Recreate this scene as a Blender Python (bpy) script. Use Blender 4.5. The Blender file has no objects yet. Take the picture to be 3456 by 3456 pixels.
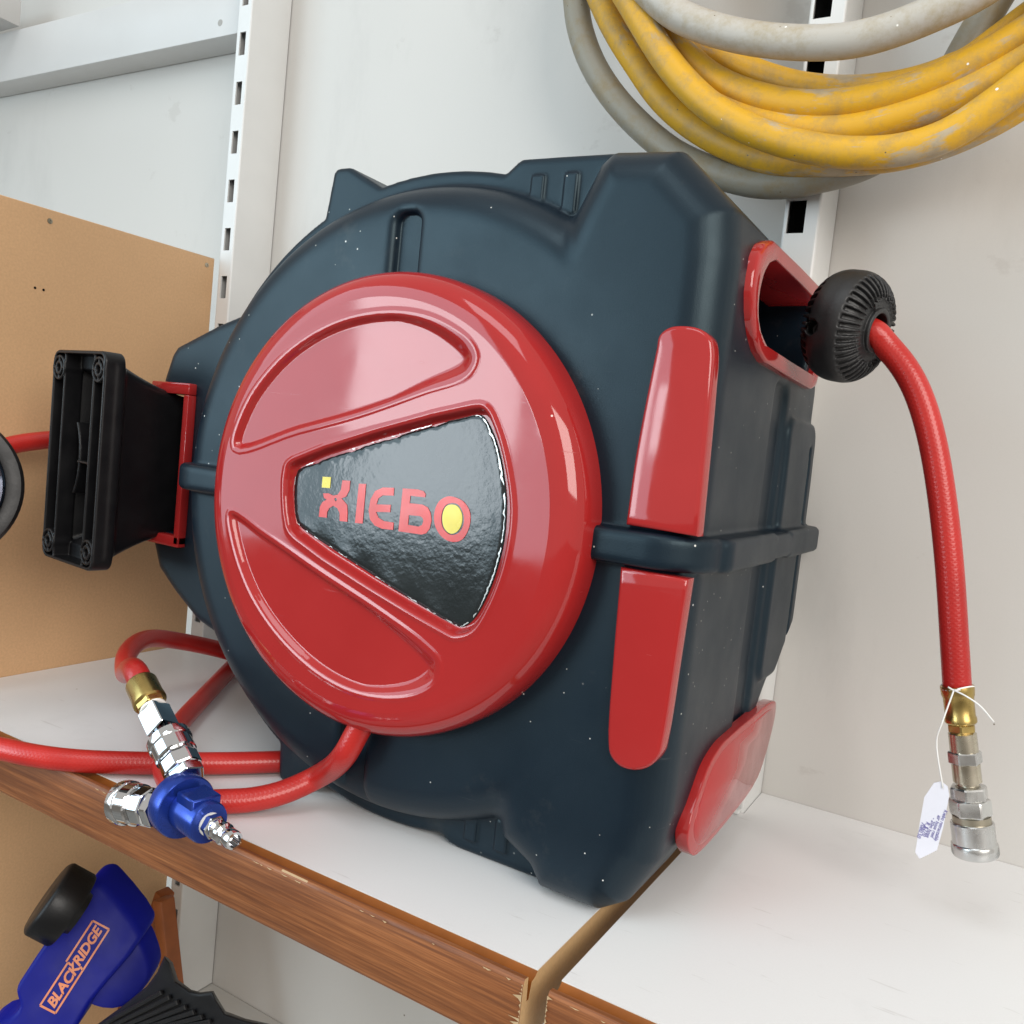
import bpy, bmesh, math, random
import numpy as np
from mathutils import Vector, Matrix
random.seed(4)
rng = np.random.default_rng(7)
scene = bpy.context.scene
COL = scene.collection

# measured world coordinates (metres): X along the wall, Y into the wall, Z up, shelf top at Z = 0
D = {
 'CAM': [(0.8596,0.5003,0.1039),(-0.1281,0.0141,0.9917),(-0.4946,0.8658,-0.0762)],
 'LOBE_UP': [(-0.4161,0.2214),(-0.4085,0.2473),(-0.3873,0.2724),(-0.3637,0.2888),(-0.3368,0.2996),(-0.307,0.3042),(-0.2817,0.3024),(-0.2639,0.2966),(-0.2514,0.2893),(-0.2474,0.2827),(-0.2513,0.2743),(-0.2772,0.2646),(-0.3193,0.2495),(-0.3659,0.2359)],
 'LOBE_LOW': [(-0.4152,0.1803),(-0.411,0.1637),(-0.3941,0.1367),(-0.3693,0.1153),(-0.3377,0.0996),(-0.3088,0.0937),(-0.2824,0.0957),(-0.2616,0.103),(-0.2515,0.1123),(-0.2512,0.1216),(-0.261,0.1282),(-0.2913,0.1398),(-0.34,0.1555),(-0.3844,0.1708)],
 'POCKET': [(-0.3705,0.2127),(-0.3655,0.2176),(-0.2459,0.2566),(-0.2381,0.2566),(-0.2301,0.2459),(-0.2227,0.2291),(-0.2171,0.2082),(-0.217,0.1893),(-0.2197,0.1726),(-0.2256,0.155),(-0.2323,0.1434),(-0.2417,0.1387),(-0.2468,0.1391),(-0.3588,0.1738),(-0.3658,0.1798)],
 'LABEL': [(-0.3677,0.2119),(-0.3646,0.2147),(-0.2475,0.254),(-0.2418,0.2536),(-0.237,0.249),(-0.2298,0.2367),(-0.2237,0.2182),(-0.2218,0.2075),(-0.2214,0.1911),(-0.2235,0.177),(-0.2281,0.1609),(-0.2347,0.1476),(-0.2407,0.1422),(-0.2451,0.1419),(-0.3261,0.1666),(-0.364,0.1805),(-0.3684,0.185)],
 'G_Bo': [(-0.2884,0.2104),(-0.2783,0.211),(-0.2744,0.2105),(-0.2728,0.209),(-0.273,0.2073),(-0.2828,0.207),(-0.2829,0.2029),(-0.2743,0.2032),(-0.2706,0.2021),(-0.2684,0.1994),(-0.2673,0.1954),(-0.268,0.1909),(-0.27,0.1881),(-0.2729,0.187),(-0.2887,0.1866)],
 'G_Bi': [(-0.2826,0.1964),(-0.2751,0.1968),(-0.2732,0.196),(-0.2726,0.1944),(-0.2732,0.1922),(-0.2754,0.191),(-0.2826,0.191)],
 'G_YSQ': [(-0.3469,0.2105),(-0.3407,0.2109),(-0.3406,0.2045),(-0.3469,0.2042)],
 'G_K': [(-0.3318,0.2101),(-0.3261,0.2104),(-0.326,0.2051),(-0.328,0.2011),(-0.3313,0.1997),(-0.3268,0.1965),(-0.3259,0.1924),(-0.3255,0.1869),(-0.3312,0.1866),(-0.3317,0.1911),(-0.3338,0.1937),(-0.337,0.1947),(-0.3399,0.1929),(-0.3412,0.1904),(-0.3411,0.1872),(-0.3472,0.1869),(-0.347,0.1929),(-0.3454,0.1958),(-0.3423,0.1976),(-0.3445,0.1984),(-0.3455,0.2009),(-0.3413,0.2014),(-0.3377,0.2005),(-0.3343,0.2015),(-0.3323,0.2044)],
 'G_I': [(-0.3195,0.2095),(-0.3144,0.2099),(-0.3142,0.1874),(-0.3198,0.187)],
 'G_E': [(-0.2945,0.21),(-0.3022,0.2093),(-0.3074,0.2067),(-0.3101,0.2017),(-0.3108,0.1954),(-0.3092,0.1904),(-0.3055,0.1875),(-0.3001,0.1864),(-0.2924,0.1868),(-0.2925,0.1909),(-0.2994,0.1908),(-0.3034,0.1922),(-0.3055,0.1952),(-0.2955,0.1963),(-0.2956,0.2004),(-0.3056,0.1994),(-0.3047,0.2029),(-0.3017,0.205),(-0.2942,0.2057)],
 'G_Oo': [(-0.2586,0.2095),(-0.2533,0.2096),(-0.2478,0.2078),(-0.2435,0.203),(-0.243,0.1953),(-0.2466,0.1881),(-0.2522,0.186),(-0.2589,0.1873),(-0.2643,0.1924),(-0.266,0.1991),(-0.2639,0.2059)],
 'G_Oi': [(-0.2552,0.2064),(-0.2508,0.2058),(-0.2474,0.2015),(-0.2467,0.1961),(-0.2493,0.1912),(-0.2544,0.1896),(-0.2595,0.1925),(-0.2612,0.1992),(-0.2594,0.2044)],
 'G_Oy': [(-0.2554,0.2056),(-0.2516,0.2051),(-0.2484,0.2014),(-0.248,0.1959),(-0.2505,0.1916),(-0.2545,0.1902),(-0.259,0.1931),(-0.2605,0.1993),(-0.2589,0.204)],
 'BAR_UP': [(-0.157,0.2928),(-0.1562,0.2999),(-0.1516,0.3038),(-0.1443,0.3047),(-0.1364,0.3034),(-0.1308,0.2994),(-0.1288,0.2933),(-0.1276,0.2742),(-0.1256,0.2063),(-0.1622,0.2071),(-0.1611,0.2438)],
 'BAR_LOW': [(-0.1624,0.1859),(-0.1275,0.1857),(-0.1286,0.1529),(-0.1303,0.1056),(-0.1315,0.0978),(-0.1361,0.0912),(-0.1432,0.0876),(-0.1509,0.0876),(-0.1565,0.0918),(-0.1586,0.0994),(-0.1608,0.1381)],
 'BEZ_O': [(-0.1255,0.4604,0.3598),(-0.1255,0.446,0.3543),(-0.1255,0.437,0.3466),(-0.1255,0.4335,0.3373),(-0.1255,0.4332,0.3282),(-0.1255,0.4381,0.3177),(-0.1255,0.4473,0.3087),(-0.1255,0.4586,0.3023),(-0.1255,0.4742,0.2982),(-0.1255,0.5269,0.2977),(-0.1255,0.588,0.297),(-0.1255,0.6042,0.2997),(-0.1255,0.612,0.3067)],
 'BEZ_I': [(-0.1255,0.4673,0.3505),(-0.1255,0.4611,0.3472),(-0.1255,0.4569,0.3401),(-0.1255,0.4558,0.3328),(-0.1255,0.459,0.3239),(-0.1255,0.466,0.3165),(-0.1255,0.4767,0.3112),(-0.1255,0.5107,0.3099),(-0.1255,0.5608,0.3092)],
 'PLATE': [(-0.1255,0.6016,0.0846),(-0.1255,0.6137,0.0809),(-0.1255,0.6154,0.0702),(-0.1255,0.6041,0.0506),(-0.1255,0.5856,0.0352),(-0.1255,0.5227,0.0282),(-0.1255,0.4588,0.0283),(-0.1255,0.4505,0.031),(-0.1255,0.4406,0.0388),(-0.1255,0.4366,0.0473),(-0.1255,0.4394,0.0563),(-0.1255,0.4495,0.0673),(-0.1255,0.4606,0.0773),(-0.1255,0.4817,0.084),(-0.1255,0.5027,0.0851),(-0.1255,0.5456,0.0852)],
 'KNOB': [(-0.0947,0.53,0.3276),(-0.0987,0.53,0.3593),(-0.0907,0.53,0.2962),(-0.1192,0.53,0.3261),(-0.0718,0.53,0.3302)],
 'OUT_HOSE': [(-0.0938,0.53,0.3252),(-0.082,0.53,0.3222),(-0.0746,0.53,0.3197),(-0.0636,0.53,0.3092),(-0.0525,0.53,0.2927),(-0.0432,0.53,0.2699),(-0.0363,0.53,0.2472),(-0.0292,0.53,0.2187),(-0.0232,0.53,0.1903),(-0.018,0.53,0.1618),(-0.0129,0.53,0.1342)],
 'OUT_AX': [(-0.0129,0.53,0.1342),(-0.0077,0.53,0.1123),(-0.0014,0.53,0.0829),(0.0054,0.53,0.0521),(0.0074,0.53,0.0462)],
 'TAG': [(-0.0208,0.5235,0.0719),(-0.0172,0.5235,0.081),(-0.0137,0.5235,0.0829),(-0.0104,0.5235,0.081),(-0.009,0.5235,0.0766),(-0.0096,0.5235,0.0585),(-0.011,0.5235,0.0449),(-0.0147,0.5235,0.0412),(-0.0188,0.5235,0.0374),(-0.0213,0.5235,0.0402),(-0.0212,0.5235,0.0563)],
 'SUPPLY': [(-0.3849,0.4658,0.0088),(-0.409,0.4311,0.0088),(-0.4322,0.4032,0.0088),(-0.46,0.3747,0.0088),(-0.4964,0.3426,0.0088),(-0.5245,0.328,0.0088),(-0.5482,0.321,0.0088)],
 'LOOP': [(-0.31,0.39,0.0663),(-0.3168,0.388,0.05),(-0.3513,0.4064,0.022),(-0.362,0.3907,0.014),(-0.3735,0.3761,0.01),(-0.3865,0.3631,0.0088),(-0.3974,0.3525,0.0088),(-0.4202,0.3563,0.0088),(-0.4392,0.3643,0.0088),(-0.4656,0.3824,0.0088),(-0.4905,0.4071,0.0088),(-0.5171,0.44,0.0088),(-0.5501,0.4877,0.0088),(-0.5895,0.5447,0.0088),(-0.6419,0.6216,0.0088)],
 'TAIL': [(-0.591,0.58,0.0158),(-0.6004,0.54,0.0311),(-0.6052,0.5,0.0432),(-0.5961,0.47,0.0512),(-0.5768,0.44,0.0552),(-0.5544,0.415,0.0539),(-0.5264,0.395,0.0508),(-0.4921,0.375,0.0519),(-0.4659,0.362,0.0522),(-0.4527,0.356,0.0525)],
 'MAN': [(-0.3728,0.3202,0.0249),(-0.3448,0.3153,0.0236),(-0.3139,0.3099,0.0241),(-0.3797,0.3278,0.0377),(-0.3947,0.3328,0.0477),(-0.4049,0.3356,0.0543),(-0.4207,0.3386,0.0595),(-0.4359,0.3422,0.0675),(-0.3902,0.3177,0.0179),(-0.4034,0.3181,0.0159),(-0.4259,0.3176,0.0118)],
 'BACKHOSE': [(-0.69,0.3666,0.1788),(-0.69,0.3897,0.195),(-0.69,0.4019,0.1998),(-0.69,0.428,0.2047),(-0.69,0.4558,0.2081),(-0.69,0.5125,0.2096)],
 'COIL_A': [(-0.2851,0.555,0.5724),(-0.2676,0.555,0.5486),(-0.2505,0.555,0.5245),(-0.2347,0.555,0.5039),(-0.2203,0.555,0.4882),(-0.2013,0.555,0.4714),(-0.1795,0.555,0.4577),(-0.1592,0.555,0.4484),(-0.1408,0.555,0.4418),(-0.1243,0.555,0.4376),(-0.1093,0.555,0.4352),(-0.0836,0.555,0.4345),(-0.06,0.555,0.4404),(-0.0429,0.555,0.4514),(-0.024,0.555,0.4666),(-0.009,0.555,0.4815)],
 'COIL_B': [(-0.3169,0.583,0.5922),(-0.3036,0.583,0.5677),(-0.289,0.583,0.544),(-0.2698,0.583,0.5187),(-0.2482,0.583,0.4926),(-0.2232,0.583,0.4718),(-0.1956,0.583,0.4557),(-0.1694,0.583,0.4454),(-0.149,0.583,0.4416),(-0.1167,0.583,0.4403),(-0.086,0.583,0.4416),(-0.0576,0.583,0.4488),(-0.0316,0.583,0.4617),(-0.0171,0.583,0.4727),(-0.0038,0.583,0.4886)],
 'COIL_C': [(-0.2683,0.57,0.5771),(-0.2591,0.57,0.5509),(-0.2463,0.57,0.5314),(-0.2285,0.57,0.5133),(-0.2092,0.57,0.4968),(-0.1829,0.57,0.483),(-0.1478,0.57,0.4724),(-0.1161,0.57,0.4707),(-0.0854,0.57,0.475),(-0.0568,0.57,0.4844),(-0.0281,0.57,0.5),(-0.0125,0.57,0.5125)],
 'COIL_D': [(-0.2773,0.572,0.5797),(-0.2636,0.572,0.549),(-0.2415,0.572,0.5176),(-0.2163,0.572,0.4901),(-0.185,0.572,0.4705),(-0.1598,0.572,0.4614),(-0.1365,0.572,0.457),(-0.1145,0.572,0.4557),(-0.0838,0.572,0.4611),(-0.0551,0.572,0.4707),(-0.0263,0.572,0.4862),(-0.0106,0.572,0.499)],
 'COIL_E': [(-0.2673,0.59,0.5871),(-0.2527,0.59,0.5558),(-0.2356,0.59,0.5371),(-0.2169,0.59,0.5239),(-0.1949,0.59,0.5095),(-0.174,0.59,0.4995),(-0.1507,0.59,0.4914),(-0.1211,0.59,0.4862),(-0.0888,0.59,0.4865),(-0.0591,0.59,0.4949),(-0.03,0.59,0.5158),(-0.0141,0.59,0.5311)],
 'COIL_GT': [(-0.2696,0.548,0.5661),(-0.2477,0.548,0.5451),(-0.2316,0.548,0.5318),(-0.2135,0.548,0.5215),(-0.1883,0.548,0.5114),(-0.1646,0.548,0.5046),(-0.1373,0.548,0.4996),(-0.1162,0.548,0.4983),(-0.0962,0.548,0.5009),(-0.073,0.548,0.5075),(-0.0552,0.548,0.5144),(-0.0397,0.548,0.5258)],
 'COIL_GO': [(-0.3358,0.593,0.6007),(-0.3298,0.593,0.5766),(-0.3253,0.593,0.5583),(-0.3128,0.593,0.5317),(-0.2936,0.593,0.5054),(-0.2692,0.593,0.4811),(-0.2385,0.593,0.4574),(-0.2097,0.593,0.4434),(-0.183,0.593,0.4342),(-0.1578,0.593,0.4313),(-0.1375,0.593,0.4336),(-0.1154,0.593,0.4382),(-0.0998,0.593,0.445),(-0.0804,0.593,0.4612),(-0.0661,0.593,0.4883),(-0.0562,0.593,0.5118),(-0.0464,0.593,0.5333),(-0.0402,0.593,0.5488)],
 'BRK': [(-0.6312,0.3909,0.2744),(-0.5539,0.3797,0.2755),(-0.619,0.3843,0.121),(-0.5411,0.3735,0.1219)],
 'TOOL': [(-0.6733,0.42,-0.2689),(-0.6755,0.42,-0.2636),(-0.6698,0.42,-0.2529),(-0.5946,0.42,-0.1466),(-0.5866,0.42,-0.138),(-0.5739,0.42,-0.1327),(-0.5636,0.42,-0.1345),(-0.5224,0.42,-0.1536),(-0.5224,0.42,-0.16),(-0.5736,0.42,-0.2302),(-0.6021,0.42,-0.2762),(-0.6556,0.42,-0.3235),(-0.7317,0.42,-0.3649),(-0.7177,0.42,-0.3202),(-0.6828,0.42,-0.294),(-0.6692,0.42,-0.2754)],
 'TOOLB': [(-0.5956,0.455,-0.1337),(-0.55,0.455,-0.1606),(-0.5638,0.42,-0.1327),(-0.5224,0.42,-0.1536)],
 'GUARD': [(-0.5395,0.432,-0.1704),(-0.5289,0.432,-0.1785),(-0.5221,0.432,-0.1908),(-0.5262,0.432,-0.2029),(-0.5526,0.432,-0.2324),(-0.5867,0.432,-0.2461),(-0.6022,0.432,-0.2448),(-0.5762,0.432,-0.2042)],
 'CAP': [(-0.5771,0.3962,-0.108),(-0.6006,0.3781,-0.161),(-0.5889,0.3839,-0.1715),(-0.5617,0.4048,-0.111)],
 'LOGO': [(-0.6382,0.42,-0.26),(-0.6174,0.42,-0.258),(-0.5582,0.42,-0.1636),(-0.5756,0.42,-0.1641),(-0.6017,0.42,-0.2077),(-0.5893,0.42,-0.2095)],
 'BTOOL': [(-0.4704,0.4,-0.1406),(-0.4652,0.4,-0.1428),(-0.4579,0.4,-0.1535),(-0.4434,0.4,-0.1546),(-0.4342,0.4,-0.1524),(-0.4211,0.4,-0.1456),(-0.4166,0.4,-0.1503),(-0.4084,0.4,-0.1558),(-0.3893,0.4,-0.1523),(-0.3488,0.4,-0.1414),(-0.3461,0.4,-0.1652),(-0.5657,0.4,-0.2689),(-0.5379,0.4,-0.2209),(-0.5167,0.4,-0.2005),(-0.4872,0.4,-0.1701),(-0.4774,0.4,-0.1556)],
 'BRIBS': [(-0.5331,0.3995,-0.2196),(-0.4682,0.3995,-0.1653),(-0.5206,0.3995,-0.2145),(-0.4596,0.3995,-0.1652),(-0.5084,0.3995,-0.2094),(-0.4511,0.3995,-0.1652),(-0.4964,0.3995,-0.2044),(-0.4428,0.3995,-0.1652),(-0.4846,0.3995,-0.1995),(-0.4345,0.3995,-0.1651),(-0.4731,0.3995,-0.1947),(-0.4264,0.3995,-0.1651),(-0.4618,0.3995,-0.19),(-0.4184,0.3995,-0.165)],
 'STICKS': [(-0.6663,0.565,-0.2332),(-0.6917,0.565,-0.3073),(-0.7126,0.565,-0.3683),(-0.658,0.565,-0.2302),(-0.6369,0.565,-0.3129),(-0.6245,0.565,-0.3483)],
 'RING': [(-0.6087,0.3049,0.175),(-0.5629,0.3314,0.1787)],
 'BATT': [(-1.0385,0.6235,0.6896),(-1.1517,0.6235,0.6271),(-0.736,0.6235,0.6184),(-1.1139,0.6235,0.6804),(-1.115,0.6235,0.6906),(-0.7557,0.6235,0.6363)],
 'MDFSCREW': [(-0.718,0.4353,0.3851),(-0.718,0.5972,0.3862),(-0.718,0.4262,0.3283),(-0.718,0.4335,0.3281)],
 'FASC': [(-0.2561,0.338,-0.0323),(-0.5741,0.338,-0.0346),(-0.1593,0.338,0.0038)],
 'CLIP': [(-0.1377,0.6483,0.003),(-0.1385,0.5995,0.003),(-0.1385,0.6215,0.003)],
 'LBLK': [(-0.513,0.44,0.3057),(-0.5546,0.44,0.291),(-0.5599,0.44,0.2849),(-0.5669,0.44,0.2666),(-0.5674,0.44,0.2598),(-0.5655,0.44,0.1426),(-0.5567,0.44,0.1192),(-0.5368,0.44,0.1041),(-0.5111,0.44,0.0865),(-0.5304,0.44,0.2586),(-0.5383,0.44,0.1987),(-0.5358,0.44,0.1488),(-0.5682,0.44,0.1389),(-0.5341,0.44,0.139)],
}


# ------------------------------------------------------------------ camera, world, lights, exposure
cam_data = bpy.data.cameras.new('camera')
cam = bpy.data.objects.new('camera', cam_data); COL.objects.link(cam)
r_, u_, f_ = [Vector(v) for v in D['CAM']]
M3 = Matrix((r_, u_, -f_)).transposed()
cam.matrix_world = Matrix.Translation((0, 0, .24)) @ M3.to_4x4()
cam_data.sensor_width = 36.0; cam_data.lens = 30.475
cam_data.clip_start = .01; cam_data.clip_end = 50
scene.camera = cam

world = bpy.data.worlds.new('World'); scene.world = world
world.use_nodes = True
bg = world.node_tree.nodes['Background']
bg.inputs[0].default_value = (1.0, .955, .89, 1); bg.inputs[1].default_value = .62

def area(name, loc, target, sx, sy, watts, col):
    l = bpy.data.lights.new(name, 'AREA'); l.shape = 'RECTANGLE'; l.size = sx; l.size_y = sy
    l.energy = watts; l.color = col
    o = bpy.data.objects.new(name, l); COL.objects.link(o); o.location = loc
    o.rotation_euler = (Vector(target) - Vector(loc)).to_track_quat('-Z', 'Y').to_euler()
    return o
area('window_light', (-1.27, -1.02, .31), (-.30, .40, .28), .42, .60, 5.0, (.92, .96, 1.0))
area('window_light', (-.975, -1.17, .36), (-.24, .40, .30), .12, .18, .5, (.92, .96, 1.0))
area('window_light', (-1.56, -1.08, .70), (-.26, .40, .36), 1.30, 1.62, 21, (.58, .84, 1.0))
area('door_light', (-.30, -.72, 1.95), (-.25, .45, .0), .9, .8, 9.0, (.86, .94, 1.0))
area('room_light', (1.35, -.80, 1.05), (-.30, .50, .10), 1.3, 1.1, 36, (1.0, .955, .90))

scene.render.engine = 'CYCLES'
scene.view_settings.view_transform = 'Standard'
scene.view_settings.look = 'None'
scene.view_settings.gamma = 1.0
scene.view_settings.exposure = 0.0
scene.render.resolution_x = 1024; scene.render.resolution_y = 1024

# ------------------------------------------------------------------ materials
def new_mat(name):
    m = bpy.data.materials.new(name); m.use_nodes = True
    nt = m.node_tree; b = nt.nodes['Principled BSDF']
    return m, nt, b
def setp(b, **k):
    for n, v in k.items():
        n = n.replace('_', ' ')
        if n in b.inputs: b.inputs[n].default_value = v
def N(nt, t, **k):
    n = nt.nodes.new(t)
    for a, v in k.items(): setattr(n, a, v)
    return n
def coords(nt, kind='Object', scale=(1, 1, 1)):
    tc = N(nt, 'ShaderNodeTexCoord'); mp = N(nt, 'ShaderNodeMapping')
    mp.inputs['Scale'].default_value = scale
    nt.links.new(tc.outputs[kind], mp.inputs['Vector']); return mp.outputs[0]
def noise(nt, vec, scale, detail=4, rough=.55):
    n = N(nt, 'ShaderNodeTexNoise'); n.inputs['Scale'].default_value = scale
    n.inputs['Detail'].default_value = detail; n.inputs['Roughness'].default_value = rough
    nt.links.new(vec, n.inputs['Vector']); return n.outputs[0]
def ramp(nt, fac, stops):
    r = N(nt, 'ShaderNodeValToRGB'); nt.links.new(fac, r.inputs[0])
    e = r.color_ramp.elements
    while len(e) < len(stops): e.new(.5)
    for el, (p, c) in zip(e, stops):
        el.position = p; el.color = (c[0], c[1], c[2], 1) if not isinstance(c, (int, float)) else (c, c, c, 1)
    return r.outputs[0]
def mix(nt, fac, a, b, mode='MIX'):
    m = N(nt, 'ShaderNodeMix', data_type='RGBA', blend_type=mode)
    for s, v in ((m.inputs[0], fac), (m.inputs[6], a), (m.inputs[7], b)):
        if hasattr(v, 'links'): nt.links.new(v, s)
        elif isinstance(v, (int, float)): s.default_value = v
        else: s.default_value = (v[0], v[1], v[2], 1)
    return m.outputs[2]
def bump(nt, b, h, strength, dist):
    n = N(nt, 'ShaderNodeBump'); n.inputs['Strength'].default_value = strength; n.inputs['Distance'].default_value = dist
    nt.links.new(h, n.inputs['Height']); nt.links.new(n.outputs[0], b.inputs['Normal'])
def specks(nt, vec, scale, size, seedoff=(0, 0, 0), keep=.5):
    """sparse small dots: voronoi distance below size, kept for some cells only"""
    mp = N(nt, 'ShaderNodeMapping'); mp.inputs['Location'].default_value = seedoff
    nt.links.new(vec, mp.inputs['Vector'])
    v = N(nt, 'ShaderNodeTexVoronoi'); v.inputs['Scale'].default_value = scale
    nt.links.new(mp.outputs[0], v.inputs['Vector'])
    a = N(nt, 'ShaderNodeMath', operation='LESS_THAN'); a.inputs[1].default_value = size
    nt.links.new(v.outputs['Distance'], a.inputs[0])
    s = N(nt, 'ShaderNodeSeparateColor'); nt.links.new(v.outputs['Color'], s.inputs[0])
    k = N(nt, 'ShaderNodeMath', operation='LESS_THAN'); k.inputs[1].default_value = keep
    nt.links.new(s.outputs[0], k.inputs[0])
    m = N(nt, 'ShaderNodeMath', operation='MULTIPLY'); nt.links.new(a.outputs[0], m.inputs[0]); nt.links.new(k.outputs[0], m.inputs[1])
    return m.outputs[0]

def m_housing():
    m, nt, b = new_mat('black_moulded_plastic')
    v = coords(nt)
    n1 = noise(nt, v, 9, 5)
    c = ramp(nt, n1, [(.3, (.0024, .0070, .0140)), (.75, (.0045, .0105, .0195))])
    dust = ramp(nt, noise(nt, v, 34, 6, .7), [(.60, 0.0), (.8, .22)])
    mp = N(nt, 'ShaderNodeMapping'); mp.inputs['Rotation'].default_value = (0, -.5, 0); mp.inputs['Scale'].default_value = (14, 30, 330)
    nt.links.new(v, mp.inputs['Vector']); scr = ramp(nt, noise(nt, mp.outputs[0], 1.0, 3, .6), [(.70, 0.0), (.76, .30)])
    c = mix(nt, dust, c, (.10, .095, .085))
    c = mix(nt, scr, c, (.09, .09, .09))
    s = specks(nt, v, 90, .05, keep=.55)
    clump = ramp(nt, noise(nt, v, 9, 3), [(.50, 0.0), (.56, 1.0)])
    def both(a_, b_):
        m_ = N(nt, 'ShaderNodeMath', operation='MULTIPLY'); nt.links.new(a_, m_.inputs[0]); nt.links.new(b_, m_.inputs[1]); return m_.outputs[0]
    c = mix(nt, both(s, clump), c, (.70, .70, .67))
    s2 = specks(nt, v, 170, .075, (3.1, 1.7, .4), keep=.16)
    c = mix(nt, s2, c, (.45, .45, .42))
    nt.links.new(c, b.inputs['Base Color'])
    r = ramp(nt, noise(nt, v, 22, 5), [(.3, .35), (.7, .46)]); nt.links.new(r, b.inputs['Roughness'])
    setp(b, Specular_IOR_Level=.40, Specular_Tint=(.70, .93, 1.0, 1))
    bump(nt, b, noise(nt, v, 1500, 2), .10, .0006)
    return m
def m_red():
    m, nt, b = new_mat('red_gloss_plastic')
    v = coords(nt)
    c = ramp(nt, noise(nt, v, 12, 3), [(.3, (.35, .018, .018)), (.7, (.39, .022, .022))])
    s = specks(nt, v, 55, .04, keep=.12)
    c = mix(nt, s, c, (.8, .6, .55)); nt.links.new(c, b.inputs['Base Color'])
    r = ramp(nt, noise(nt, v, 30, 6, .7), [(.35, .045), (.75, .11)])
    mp = N(nt, 'ShaderNodeMapping'); mp.inputs['Rotation'].default_value = (0, .6, 0); mp.inputs['Scale'].default_value = (25, 25, 420)
    nt.links.new(v, mp.inputs['Vector']); sc = ramp(nt, noise(nt, mp.outputs[0], 1.0, 3, .6), [(.68, 0.0), (.74, .22)])
    rr = N(nt, 'ShaderNodeMath', operation='ADD'); nt.links.new(r, rr.inputs[0]); nt.links.new(sc, rr.inputs[1]); nt.links.new(rr.outputs[0], b.inputs['Roughness'])
    setp(b, Specular_IOR_Level=.55)
    bump(nt, b, noise(nt, v, 16, 2), .12, .0012)
    return m
def m_simple(name, col, rough=.5, metal=0.0, spec=.5, nscale=40, var=.15, bstr=.0, bscale=300):
    m, nt, b = new_mat(name); v = coords(nt)
    lo = tuple(x * (1 - var) for x in col); hi = tuple(min(1, x * (1 + var)) for x in col)
    c = ramp(nt, noise(nt, v, nscale, 5), [(.3, lo), (.7, hi)]); nt.links.new(c, b.inputs['Base Color'])
    r = ramp(nt, noise(nt, v, nscale * 1.7, 4), [(.3, max(.02, rough * .8)), (.7, rough * 1.2)]); nt.links.new(r, b.inputs['Roughness'])
    setp(b, Metallic=metal, Specular_IOR_Level=spec)
    if bstr: bump(nt, b, noise(nt, v, bscale, 3), bstr, .0008)
    return m
def m_wall(name, col, spots=True):
    m, nt, b = new_mat(name); v = coords(nt)
    c = ramp(nt, noise(nt, v, 3, 4), [(.3, tuple(x * .965 for x in col)), (.7, col)])
    c = mix(nt, ramp(nt, noise(nt, v, 900, 2), [(.3, 0.0), (.7, .05)]), c, tuple(x * .6 for x in col))
    if spots:
        c = mix(nt, specks(nt, v, 16, .016, keep=.22), c, (.22, .19, .16))
        c = mix(nt, specks(nt, v, 34, .03, (.3, .7, .1), keep=.05), c, (.45, .42, .38))
    sm = noise(nt, coords(nt, scale=(1.0, 1.0, .35)), 11, 7, .68)
    c = mix(nt, ramp(nt, sm, [(.56, 0.0), (.76, .30)]), c, tuple(x*.72 for x in col))
    sc = noise(nt, coords(nt, scale=(6, 55, 9)), 3.2, 5, .6)
    c = mix(nt, ramp(nt, sc, [(.66, 0.0), (.70, .22)]), c, (.36, .33, .30))
    nt.links.new(c, b.inputs['Base Color']); setp(b, Roughness=.42, Specular_IOR_Level=.35)
    bump(nt, b, noise(nt, v, 260, 3), .06, .0005)
    return m
def m_hose(name, col, dark):
    m, nt, b = new_mat(name)
    uv = N(nt, 'ShaderNodeTexCoord').outputs['UV']
    def wave(rot):
        mp = N(nt, 'ShaderNodeMapping'); mp.inputs['Rotation'].default_value = (0, 0, rot)
        nt.links.new(uv, mp.inputs['Vector'])
        w = N(nt, 'ShaderNodeTexWave'); w.inputs['Scale'].default_value = 150; w.inputs['Distortion'].default_value = 0
        nt.links.new(mp.outputs[0], w.inputs['Vector']); return w.outputs[1]
    a = N(nt, 'ShaderNodeMath', operation='MAXIMUM'); nt.links.new(wave(.7), a.inputs[0]); nt.links.new(wave(-.7), a.inputs[1])
    v = coords(nt)
    c = mix(nt, ramp(nt, noise(nt, v, 14, 4), [(.3, 0.0), (.7, 1.0)]), col, dark)
    c = mix(nt, ramp(nt, a.outputs[0], [(.4, .12), (.8, 0.0)]), c, dark)
    nt.links.new(c, b.inputs['Base Color']); setp(b, Roughness=.30, Specular_IOR_Level=.45)
    bump(nt, b, a.outputs[0], .16, .0004)
    return m
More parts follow.
